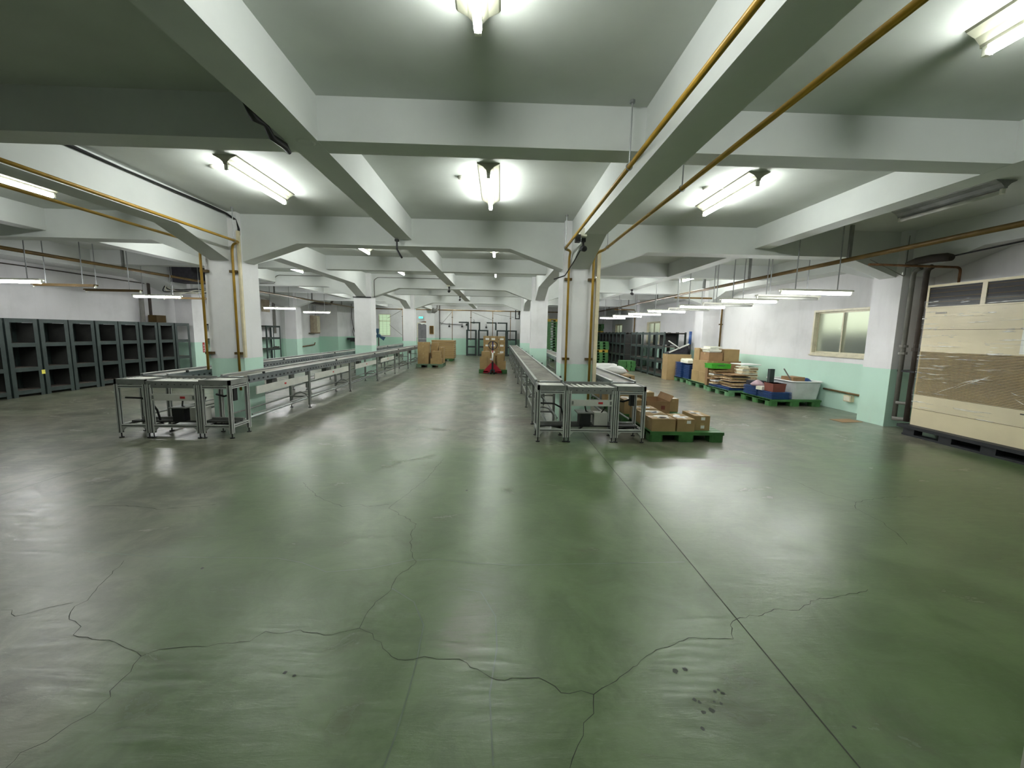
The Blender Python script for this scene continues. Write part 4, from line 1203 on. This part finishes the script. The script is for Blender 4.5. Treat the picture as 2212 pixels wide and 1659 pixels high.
b = MB(); b.taper(0, 0, .28, .30, 0, .19, .012); b.box(-.016, -.016, .165, .296, .316, .19)
for q in (.05, .09, .13): b.box(-.01, -.012, q, .29, -.006, q+.01)
b.build('crate_body', 'carton_red', t)
tag(MB().box(0, 0, 0, .11, .09, .42).build('steel_box_tube', 'green_steel', None, loc=(6.42, 9.52, .385)), 'dark square steel tube standing up behind the red brown crate', 'tube')
t = thing('plastic_tub', 'big white plastic tub beside the blue trays under the window', 'tub', (6.75, 9.14, .15))
def tub(b, g, z0, z1, w_, d_, r_):
    q = []
    for z, k_ in ((z0, 0), (z1, 1)):
        e_ = g*k_
        for cx_, cy_, a0 in ((w_-r_+e_, d_-r_+e_, 0), (r_-e_, d_-r_+e_, 90), (r_-e_, r_-e_, 180), (w_-r_+e_, r_-e_, 270)):
            for a in range(0, 91, 18):
                q.append((cx_+r_*math.cos(math.radians(a0+a)), cy_+r_*math.sin(math.radians(a0+a)), z))
    return q
n_ = 24
b = MB(); o_ = tub(b, .045, 0, .41, .60, .9, .09); i_ = tub(b, .04, .02, .41, .55, .9, .09)
i_ = [(x_+(.275-x_)*.03, y_+(.45-y_)*.03, z_) for x_, y_, z_ in i_]
b._add(o_, [(k_, (k_+1) % n_, n_+(k_+1) % n_, n_+k_) for k_ in range(n_)]+[tuple(range(n_))[::-1]])
b._add(i_, [(n_+k_, n_+(k_+1) % n_, (k_+1) % n_, k_) for k_ in range(n_)]+[tuple(range(n_))])
b._add(o_[n_:]+i_[n_:], [(k_, (k_+1) % n_, n_+(k_+1) % n_, n_+k_) for k_ in range(n_)])
b.build('tub_body', 'tub', t)
rim = [(x_+(x_-.275)*.03, y_+(y_-.45)*.02, .405) for x_, y_, z_ in o_[n_:]]
MB().tube(rim, .016, 8, closed=True).build('rim', 'paper', t, smooth=True)
tag(MB().rbox((0, 0, 0), (.30, .36, .20), .1, 0, .0).build('scrap_box', 'carton_dark', None, loc=(6.88, 9.38, .55)), 'brown scrap box sticking out of the white tub', 'box')
tag(MB().bar((0, 0, 0), (-.24, .02, .34), .02).build('metal_strip', 'grey_pipe', None, loc=(6.80, 9.24, .5)), 'thin metal strip leaning out of the white tub', 'strip')
tag(MB().lathe((0, 0, 0), [(.03, 0), (.09, .04), (.11, .08), (.06, .13), (.02, .15)], 10).build('blue_cloth', 'blue', None, loc=(7.22, 9.4, .47)), 'blue cloth at the right end of the white tub', 'cloth')
tag(MB().lathe((0, 0, 0), [(.12, 0), (.16, .04), (.11, .09), (.05, .13), (.01, .15)], 9).build('cloth_heap', 'pink', None, smooth=True, loc=(6.28, 9.74, .376)), 'crumpled pinkish cloth on the back blue trays', 'cloth')
tag(MB().rbox((0, 0, .04), (.26, .16, .08), .3).build('white_packet', 'box_white', None, loc=(6.26, 9.49, .32)), 'white packet on the blue trays beside the red brown crate', 'packet')
tag(MB().rbox((0, 0, .05), (.34, .26, .10), .1).build('black_tray', 'scrap_dark', None, loc=(6.42, 10.02, .376)), 'black tray lying on the back blue trays', 'tray')

# waste paper and flattened cartons
def layered(loc, w_, d_, n, h, label, mats, name='flattened_cartons', cat='cardboard', jit=.05, grp=None):
    t = thing(name, label, cat, loc, 0, grp)
    z = 0
    for i in range(n):
        hh = h/n*random.uniform(.7, 1.25); a = random.uniform(-.08, .08)
        ww, dd = w_*random.uniform(.82, 1.03), d_*random.uniform(.82, 1.03)
        MB().rbox((w_/2+random.uniform(-jit, jit)*.5, d_/2+random.uniform(-jit, jit), z+hh/2), (ww, dd, hh*.9), a, random.uniform(-.02, .02), random.uniform(-.02, .02)).build('sheet', mats[i % len(mats)], t)
        z += hh
    return t
panel_stack(6.02, 10.50, 1.0, 1.0, 2, .15, 'wide waste pallet', 'blue trays under the waste paper', h=.034)
layered((6.08, 10.52, .225), .50, .52, 12, .34, 'heap of flattened cardboard layers at the front of the waste pallet', ['mess', 'carton_dark', 'mess', 'carton', 'scrap_dark'], jit=.08)
layered((5.98, 11.22, .225), .52, .30, 10, .40, 'heap of torn cardboard at the left of the waste pallet', ['mess', 'carton', 'paper', 'carton_dark'], jit=.08)
layered((6.42, 10.66, .565), .20, .28, 5, .22, 'bundle of off white packets on the front cardboard heap', ['box_white', 'cream'], 'paper_bundles', 'paper', .05)
layered((6.66, 11.0, .225), .44, .48, 14, .52, 'stack of papers and folders with a white sheet on top by the wall', ['mess', 'cream', 'carton_dark', 'box_white', 'mess'], 'paper_stack', 'paper', .02)
tag(MB().rbox((0, 0, 0), (.54, .54, .02), .05).build('white_board', 'paper', None, loc=(6.84, 11.2, .80)), 'white board lying on the paper stack by the right wall', 'board')
t = thing('open_carton', 'shallow printed carton holding the bright green crate', 'box', (6.0, 11.62, .02))
MB().box(0, 0, .13, .60, .13, .64).build('carton', 'carton_dark', t)
t = thing('plastic_crate', 'bright green plastic crate on the cartons by the right wall', 'crate', (5.90, 11.22, .66))
b = MB(); b.taper(0, 0, .52, .36, 0, .012, .0)
b.box(-.01, -.01, .0, .53, .0, .13).box(-.01, .36, 0, .53, .37, .13).box(-.01, 0, 0, 0, .36, .13).box(.52, 0, 0, .53, .36, .13)
b.box(-.025, -.025, .115, .545, -.01, .13).box(-.025, .37, .115, .545, .385, .13)
for k_ in range(7): b.box(.02+k_*.075, -.016, 0, .03+k_*.075, -.01, .12)
b.build('crate_body', 'lime', t)
MB().box(.16, -.018, .07, .36, -.0105, .1).build('grip', 'wood_green', t)
gD = 'cartons on the big carton pallet'
carton((6.12, 11.9, .15), .30, .50, .33, 'lower small carton at the aisle side of the big carton pallet', 0, group=gD, tape='y')
carton((6.14, 12.45, .15), .34, .45, .34, 'lower back carton at the aisle side of the big carton pallet', 0, group=gD, tape='y')
carton((6.14, 11.95, .48), .32, .48, .34, 'middle small carton at the aisle side of the big carton pallet', 0, group=gD, tape='y')
carton((6.48, 12.0, .15), .70, .85, .67, 'largest carton in the middle of the big carton pallet', 0, group=gD, m='carton_dark')
carton((6.16, 12.46, .49), .30, .44, .33, 'middle back carton at the aisle side of the big carton pallet', 0, group=gD, tape='y')
carton((6.20, 12.0, .82), .42, .5, .25, 'upper left carton under the pile of white packets', .03, group=gD, m='carton_dark')
carton((6.18, 12.56, .82), .34, .34, .36, 'upper back left tall carton on the big carton pallet', 0, group=gD)
carton((6.66, 12.0, .82), .44, .52, .35, 'upper right carton on the largest carton, lid open', -.03, group=gD)
layered((6.20, 12.03, 1.08), .40, .42, 6, .17, 'pile of white packets on the upper left carton', ['paper', 'box_white'], 'packet_pile', 'packet', .09)
tag(MB().box(0, 0, 0, .40, .55, .10).box(.02, .5, .10, .38, .55, .14).build('printer_tray', 'box_white', None, loc=(6.14, 13.2, .655)), 'off white plastic tray on top of the right tall blue stack', 'tray')
# the big upright carton with the wrapped thing on it
carton((5.88, 14.21, 0), .84, .44, .90, 'big upright carton standing on the floor beside the right racks', 0, m='carton')
t = thing('wrapped_stand', 'film wrapped grey stand with crossed white bars on the big upright carton', 'stand', (5.90, 14.24, .902))
MB().bar((.0, .02, .46), (.42, .02, .20), .035).build('cross_bar', 'panel_white', t)
MB().bar((.05, .05, .06), (.74, .05, .36), .04).build('cross_bar', 'panel_white', t)
MB().prism([(.02, .02), (.74, .02), (.74, .30), (.55, .22), (.30, .16), (.02, .04)], 'y', .08, .34).build('wrapped_body', 'scrap_dark', t)
MB().box(-.01, -.01, 0, .74, .40, .02).build('base', 'green_steel', t)
t = thing('blue_tube', 'blue and black upright tube between the right racks and the wall pillar', 'tube', (6.67, 14.30, .90))
MB().cyl((0, 0, 0), (0, 0, .36), .045, 12).build('lower_part', 'black', t, smooth=True)
MB().cyl((0, 0, .36), (0, 0, .80), .048, 12).build('upper_part', 'blue', t, smooth=True)
tag(MB().box(-.22, -.14, 0, .22, .14, .004).build('cardboard_sheet', 'carton_dark', None, loc=(6.62, 7.5, .001), rz=.1), 'flat piece of cardboard on the floor at the foot of the window pillar', 'cardboard')

# ------------------------------------------------------------------ the wrapped air conditioner
PW = 2.3    # width along the wall
t = thing('air_conditioner', 'large ivory floor standing air conditioner in stretch film near the right edge', 'air conditioner', (6.80, 6.47, .17), -PI/2)
# local: x runs towards the viewer, y into the wall, front at y=0
Hh = 2.24; Dp = .5
MB().box(0, .012, 0, PW, Dp, Hh).build('cabinet', 'ivory2', t)
f = MB()
f.box(.0, 0, 0, PW, .012, .27); f.box(0, 0, .276, PW, .012, .50); f.box(0, 0, 1.20, PW, .012, 1.545); f.box(0, 0, 1.551, PW, .012, 1.88)
f.build('front_panel', 'ivory', t)
MB().box(0, .006, .0, PW, .0118, 1.88).build('panel_gap', 'bracket', t)
MB().box(.03, .004, .50, PW-.03, .008, 1.20).build('louvre_back', 'bracket', t)
lv = MB()
for k in range(34):
    z = .505+k*.0205
    lv._add([(.02, 0.003, z), (PW-.02, .003, z), (PW-.02, -.006, z+.005), (.02, -.006, z+.005), (.02, .003, z+.013), (PW-.02, .003, z+.013)], [(0, 1, 2, 3), (3, 2, 5, 4)])
lv.box(0, 0, .50, .02, .012, 1.20); lv.box(PW-.02, 0, .50, PW, .012, 1.20)
lv.build('louvre_panel', 'louvre', t)
MB().box(.02, -.002, 1.90, PW-.02, .011, Hh-.03).build('grille_opening', 'grille_dark', t)
g = MB().box(0, -.012, Hh-.035, PW, .012, Hh); g.box(0, -.012, 1.88, PW, .012, 1.90); g.box(0, -.012, 1.90, .03, .012, Hh-.03); g.box(PW-.03, -.012, 1.90, PW, .012, Hh-.03)
for x in (.78, 1.55): g.box(x-.03, -.014, 1.90, x+.03, .012, Hh-.03)
g.build('grille_frame', 'ivory', t)
for z in (1.97, 2.04, 2.11, 2.17): MB().box(.03, -.010, z, PW-.03, -.002, z+.008).build('grille_bar', 'bracket', t)
MB().box(.16, -.006, 1.79, .32, 0, 1.815).build('badge', 'grille_bar', t)
MB().box(1.45, -.006, 1.79, 1.55, 0, 1.87).build('control_sticker', 'blue', t)
MB().box(1.28, -.005, 1.22, 1.60, 0, 1.54).build('notice', 'paper', t)
MB().box(1.28, -.004, .33, 1.62, 0, .47).build('access_cover', 'ivory', t)
MB().box(1.40, -.01, .44, 1.60, -.004, .456).build('slot', 'black', t)
fm = MB(); nx, nz = 46, 40
vv = []
for j_ in range(nz+1):
    for i_ in range(nx+1):
        x_ = -.012+(PW+.024)*i_/nx; z_ = .28+(1.9+.02-.28)*j_/nz
        vv.append((x_, -.02-.007*math.sin(9*x_+3*z_)*math.sin(14*z_-4*x_)-.004*random.random(), z_))
fm._add(vv, [(j_*(nx+1)+i_, j_*(nx+1)+i_+1, (j_+1)*(nx+1)+i_+1, (j_+1)*(nx+1)+i_) for j_ in range(nz) for i_ in range(nx)])
fm.build('stretch_film', 'film', t, smooth=True)
fm = MB(); vv = []
for j_ in range(9):
    for i_ in range(nx+1):
        x_ = -.012+(PW+.024)*i_/nx; z_ = 1.9+.10*j_/8
        vv.append((x_, -.022-.008*math.sin(17*x_+30*z_)-.004*random.random(), z_))
fm._add(vv, [(j_*(nx+1)+i_, j_*(nx+1)+i_+1, (j_+1)*(nx+1)+i_+1, (j_+1)*(nx+1)+i_) for j_ in range(8) for i_ in range(nx)])
fm.build('stretch_film', 'film', t, smooth=True)
for i_ in range(44):  # white slivers along the film's creases, standing in for highlights
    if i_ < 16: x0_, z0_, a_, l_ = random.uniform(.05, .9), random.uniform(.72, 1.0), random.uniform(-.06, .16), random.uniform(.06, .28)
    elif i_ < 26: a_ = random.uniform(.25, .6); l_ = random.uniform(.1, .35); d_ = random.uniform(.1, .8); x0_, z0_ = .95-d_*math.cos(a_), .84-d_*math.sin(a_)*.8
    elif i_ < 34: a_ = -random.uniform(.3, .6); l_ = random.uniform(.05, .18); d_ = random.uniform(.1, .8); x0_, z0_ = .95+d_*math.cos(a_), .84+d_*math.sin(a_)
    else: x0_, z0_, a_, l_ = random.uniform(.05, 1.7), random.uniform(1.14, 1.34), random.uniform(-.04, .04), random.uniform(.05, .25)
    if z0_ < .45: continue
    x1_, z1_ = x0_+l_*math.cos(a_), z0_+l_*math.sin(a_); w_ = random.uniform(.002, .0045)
    MB()._add([(x0_, -.031, z0_), ((x0_+x1_)/2, -.032, (z0_+z1_)/2-w_), (x1_, -.031, z1_), ((x0_+x1_)/2, -.034, (z0_+z1_)/2+w_), ((x0_+x1_)/2, -.026, (z0_+z1_)/2)], [(0, 1, 3), (1, 2, 3), (0, 3, 4), (3, 2, 4), (0, 4, 1), (4, 2, 1)]).build('crease_glint', 'paper', t)
# its pallet
t = thing('pallet', 'low black pallet under the ivory air conditioner', 'pallet', (6.66, 4.05, 0))
MB().box(0, 0, .12, .78, 2.50, .17).build('deck', 'pallet_black', t)
for y in (.0, .55, 1.1, 1.65, 2.2):
    MB().box(.02, y+.02, .03, .16, y+.20, .12).build('block', 'pallet_black', t); MB().box(.6, y+.02, .03, .74, y+.20, .12).build('block', 'pallet_black', t)
MB().box(.02, .02, 0, .16, 2.42, .03).build('runner', 'pallet_black', t); MB().box(.6, .02, 0, .74, 2.42, .03).build('runner', 'pallet_black', t)

# ------------------------------------------------------------------ far wall and left background
d = bpy.data.objects.new('door_1', None); COL.objects.link(d); d.location = (-5.42, YB, 0); struct(d)
MB().box(-.05, -.04, 0, 0, 0, 2.08).build('door_frame', 'frame_ivory', d); MB().box(.78, -.04, 0, .83, 0, 2.08).build('door_frame', 'frame_ivory', d); MB().box(0, -.04, 2.03, .78, 0, 2.08).build('door_frame', 'frame_ivory', d)
MB().box(0, -.03, 0, .78, -.005, 2.03).build('door_leaf', 'door', d)
MB().box(.04, -.08, 1.0, .62, -.05, 1.04).build('push_bar', 'steel', d)
t = thing('exit_sign', 'small lit green exit sign above the steel door', 'sign', (-5.22, 27.74, 2.42))
MB().box(-.15, -.02, -.075, .15, .05, .075).build('sign_case', 'box_white', t)
MB().box(-.14, -.024, -.065, .14, -.0205, .065).build('sign_face', 'exit', t)
t = thing('torn_sheet', 'crumpled white sheet along the top of the steel door', 'sheet', (-5.03, 27.74, 2.1))
MB().prism([(-.38, .0), (.38, .0), (.36, -.1), (.2, -.17), (.02, -.1), (-.15, -.13), (-.3, -.03)], 'y', -.01, .0).build('sheet', 'paper', t)
MB().prism([(-.36, .0), (.34, .0), (.1, .08), (-.1, .06)], 'y', -.02, -.005).build('edge', 'rust', t)
t = thing('notice_board', 'narrow golden notice plate on the pillar at the far wall', 'notice board', (-4.48, 27.50, 1.62))
MB().box(-.13, -.02, -.27, .13, 0, .27).build('plate', 'gold', t); MB().box(-.10, -.024, -.24, .10, -.0205, .24).build('face', 'bracket', t)
t = thing('duct_elbow', 'grey metal duct bending down beside the far wall pillar', 'duct', (-4.0, 26.2, 2.95))
MB().tube([(.1, 0, .45), (.1, 0, .05), (.05, 0, -.1), (-.08, 0, -.15), (-.22, 0, -.12)], [.05, .05, .09, .15, .17], 12).build('duct', 'grey_pipe', t, smooth=True)
t = thing('duct_elbow', 'dark curved pipe under the far left beam', 'duct', (-9.0, 22.0, 2.9))
MB().tube([(-1.0, 0, .02), (-.2, 0, -.06), (.2, 0, -.05), (.3, 0, .1), (.3, 0, .45)], .06, 10).build('duct', 'dark_pipe', t, smooth=True)
for i, (x, z) in enumerate(((-3.35, 1.93), (-2.50, 1.93), (-2.2, 2.05), (-1.72, 2.2), (-.9, 1.9))):
    t = thing('wall_lamp', 'small dark fitting on the far wall, %s from the left' % ['first', 'second', 'third', 'fourth', 'fifth'][i], 'wall fitting', (x, 27.72, z), 0, 'small fittings on the far wall')
    MB().lathe((0, 0, -.10), [(.05, 0), (.07, .03), (.04, .12)], 10).build('fitting', 'black', t, smooth=True)
    MB().tube([(0, .0, .02), (.02, .03, .1), (-.02, .06, .16)], .012, 6).build('cable', 'rubber', t)
t = thing('wall_conduit', 'black conduit along the far wall beside the pillar', 'conduit', (-3.98, 27.74, 0))
MB().tube([(0, 0, 1.0), (0, 0, 3.3)], .025, 6).build('conduit', 'dark_pipe', t)
MB().tube([(0, 0, 2.1), (.4, 0, 2.03), (1.0, 0, 2.02), (1.5, 0, 2.0)], .018, 6).build('cable', 'rubber', t)
t = thing('speaker_box', 'dark open box hanging under the beam at the far right', 'box', (1.02, 26.3, 2.45))
MB().box(-.06, -.05, 0, 0, .05, .5).box(.18, -.05, 0, .24, .05, .5).box(-.06, -.05, -.06, .24, .05, 0).build('frame', 'black', t)
MB().box(.05, -.02, .5, .11, .02, .95).build('bracket', 'black', t)
tag(MB().box(-.16, -.1, 0, .16, .1, .24).build('wall_unit', 'box_white', None, loc=(3.12, 27.68, 2.5)), 'small white unit high on the far wall above the green pallet pile', 'unit')
t = thing('industrial_fan', 'blue industrial fan on a stand beyond the second left pillar', 'fan', (-7.35, 25.4, 0))
MB().cyl((0, 0, 0), (0, 0, .03), .28, 18).build('base', 'black', t); MB().cyl((0, 0, .03), (0, 0, 1.15), .03, 8).build('stand', 'dark_pipe', t)
MB().cyl((0, -.1, 1.2), (0, .2, 1.2), .11, 14).build('motor', 'fan_blue', t, smooth=True)
for a in (95, 215, 335):
    a = math.radians(a)
    MB().prism([(math.cos(a+q)*r_, 1.2+math.sin(a+q)*r_) for q, r_ in ((-.4, .11), (-.28, .44), (.28, .46), (.4, .11))], 'y', -.12, -.105).build('blade', 'fan_blue', t)
t = thing('pedestal_machine', 'black topped pedestal machine by the far left wall', 'machine', (-9.2, 27.2, 0))
MB().lathe((0, 0, 0), [(.30, 0), (.22, .05), (.16, .5), (.26, .78)], 14).build('pedestal', 'tub', t, smooth=True)
MB().box(-.55, -.4, .90, .55, .4, 1.02).build('table_top', 'scrap_dark', t); MB().box(-.40, -.3, .78, .40, .3, .90).build('head', 'black', t)
MB().tube([(.3, -.3, .8), (.35, -.4, .7), (.3, -.42, .62)], .03, 8).build('crank', 'black', t)
t = thing('wall_fitting', 'small dark fitting with a looping cable on the far left wall', 'wall fitting', (-9.3, 27.75, 2.0))
MB().box(-.08, -.1, -.12, .08, 0, .12).build('body', 'alu_dark', t)
MB().tube([(0, -.05, .1), (.15, -.05, .35), (.35, -.05, .4)], .015, 6).build('cable', 'dark_pipe', t)
t = thing('wall_cable', 'thin loose cable hanging down the far left wall', 'cable', (-9.75, 27.72, 1.1))
MB().tube([(0, 0, 2.2), (0, 0, 1.2), (.1, 0, .6), (.22, 0, .1), (.12, 0, .0), (.05, 0, .3), (.1, 0, .6)], .018, 6).build('cable', 'dark_pipe', t)
t = thing('electric_cabinet', 'tan electric cabinet high on the left wall beyond the third pillar', 'cabinet', (-10.98, 24.9, 1.32))
MB().box(0, -.45, 0, .18, .45, 1.0).build('cabinet_body', 'tan', t)
MB().box(.18, -.42, .04, .19, .0, .96).build('cabinet_door', 'tan', t); MB().box(.18, .02, .04, .19, .42, .96).build('cabinet_door', 'frame_ivory', t)
for y in (-.3, -.1, .1): MB().tube([(.08, y, 1.0), (.08, y, 1.60)], .02, 6).build('conduit', 'rod', t)
MB().box(.0, -.7, -.04, .3, .1, 0).build('bracket', 'bracket', t)
t = thing('wall_rail', 'dark pipe rail low on the left wall beyond the third pillar', 'pipe', (-10.9, 22.9, 0))
MB().cyl((0, 0, 0), (0, 0, 1.12), .05, 8).build('post', 'grey_pipe', t)
MB().tube([(0, 0, .55), (0, 1.8, .62), (0, 1.9, .75)], .03, 6).build('rail', 'rust', t)
t = thing('wall_tap', 'small dark tap fitting low on the left wall before the third pillar', 'tap', (-10.95, 20.62, .62))
MB().box(-.05, -.05, -.05, 0, .05, .05).build('bracket', 'dark_pipe', t)
MB().cyl((0, -.25, 0), (0, .25, 0), .035, 8).build('pipe', 'dark_pipe', t); MB().cyl((0, -.2, 0), (0, -.2, .14), .025, 8).build('valve', 'dark_pipe', t)
tag(MB().box(0, -.09, 0, .06, .09, 1.55).build('wall_slot', 'grey_pipe', None, loc=(-11.0, 20.6, 1.3)), 'tall narrow dark strip on the left wall before the third pillar', 'strip')
tag(MB().box(0, -.3, 0, .06, .3, .55).build('wall_board', 'tan', None, loc=(-11.0, 19.9, 2.3)), 'brown board high on the left wall before the third pillar', 'board')
# pillar at the left wall: extinguisher, red sign
t = thing('fire_extinguisher', 'red fire extinguisher beside the left wall pillar', 'extinguisher', (-9.93, 14.75, 0))
MB().lathe((0, 0, 0), [(.075, 0), (.08, .02), (.08, .40), (.05, .47), (.025, .50)], 14).build('cylinder', 'ext_red', t, smooth=True)
MB().box(-.015, -.05, .50, .015, .06, .56).build('valve', 'black', t)
MB().tube([(0, -.04, .53), (.0, -.12, .50), (.0, -.12, .2)], .012, 6).build('hose', 'rubber', t)
MB().box(.079, -.04, .12, .083, .04, .32).build('label', 'box_white', t)
t = thing('red_sign', 'small vertical red sign on the side of the left wall pillar', 'sign', (-10.083, 14.40, .68))
MB().box(0, -.05, 0, .004, .05, .34).build('plate', 'ext_red', t)
q = MB()
for z in (.04, .13, .22): q.box(.004, -.025, z, .005, .025, z+.015).box(.004, -.006, z-.01, .005, .006, z+.06)
q.build('lettering', 'paper', t)
t = thing('ceiling_unit', 'dark unit under the ceiling at the left wall pillar with tangled cables', 'equipment', (-9.55, 13.5, 2.80))
MB().box(-.55, -.3, .1, .1, .3, .6).build('body', 'scrap_dark', t)
for k in range(5):
    q_ = [(-.9+.45*j+random.uniform(-.1, .1), random.uniform(-.2, .2), -.12+random.uniform(-.16, .08)) for j in range(5)]
    MB().tube(rounded([(-.9, 0, .1)]+q_+[(1.1, 0, .2)], .15), .014, 6).build('cable', 'rubber' if k % 2 else 'box_white', t, smooth=True)
t = thing('wall_box', 'dark box with two pipes on the left wall above the racks', 'box', (-10.9, 13.0, 1.66))
MB().box(0, .25, 0, .25, .62, .22).build('box', 'bracket', t)
MB().cyl((.05, 0, 0), (.05, 0, .72), .06, 8).build('pipe', 'grey_pipe', t); MB().cyl((.05, .3, .22), (.05, .3, 1.2), .04, 8).build('pipe', 'dark_pipe', t)
t = thing('wall_cornice_wire', 'thin cable along the left wall below the beam', 'cable', (-10.98, 2.0, 2.86))
MB().tube([(0, 0, 0), (0, 4, -.03), (0, 8, .0), (0, 11.5, -.02)], .014, 6).build('cable', 'dark_pipe', t)
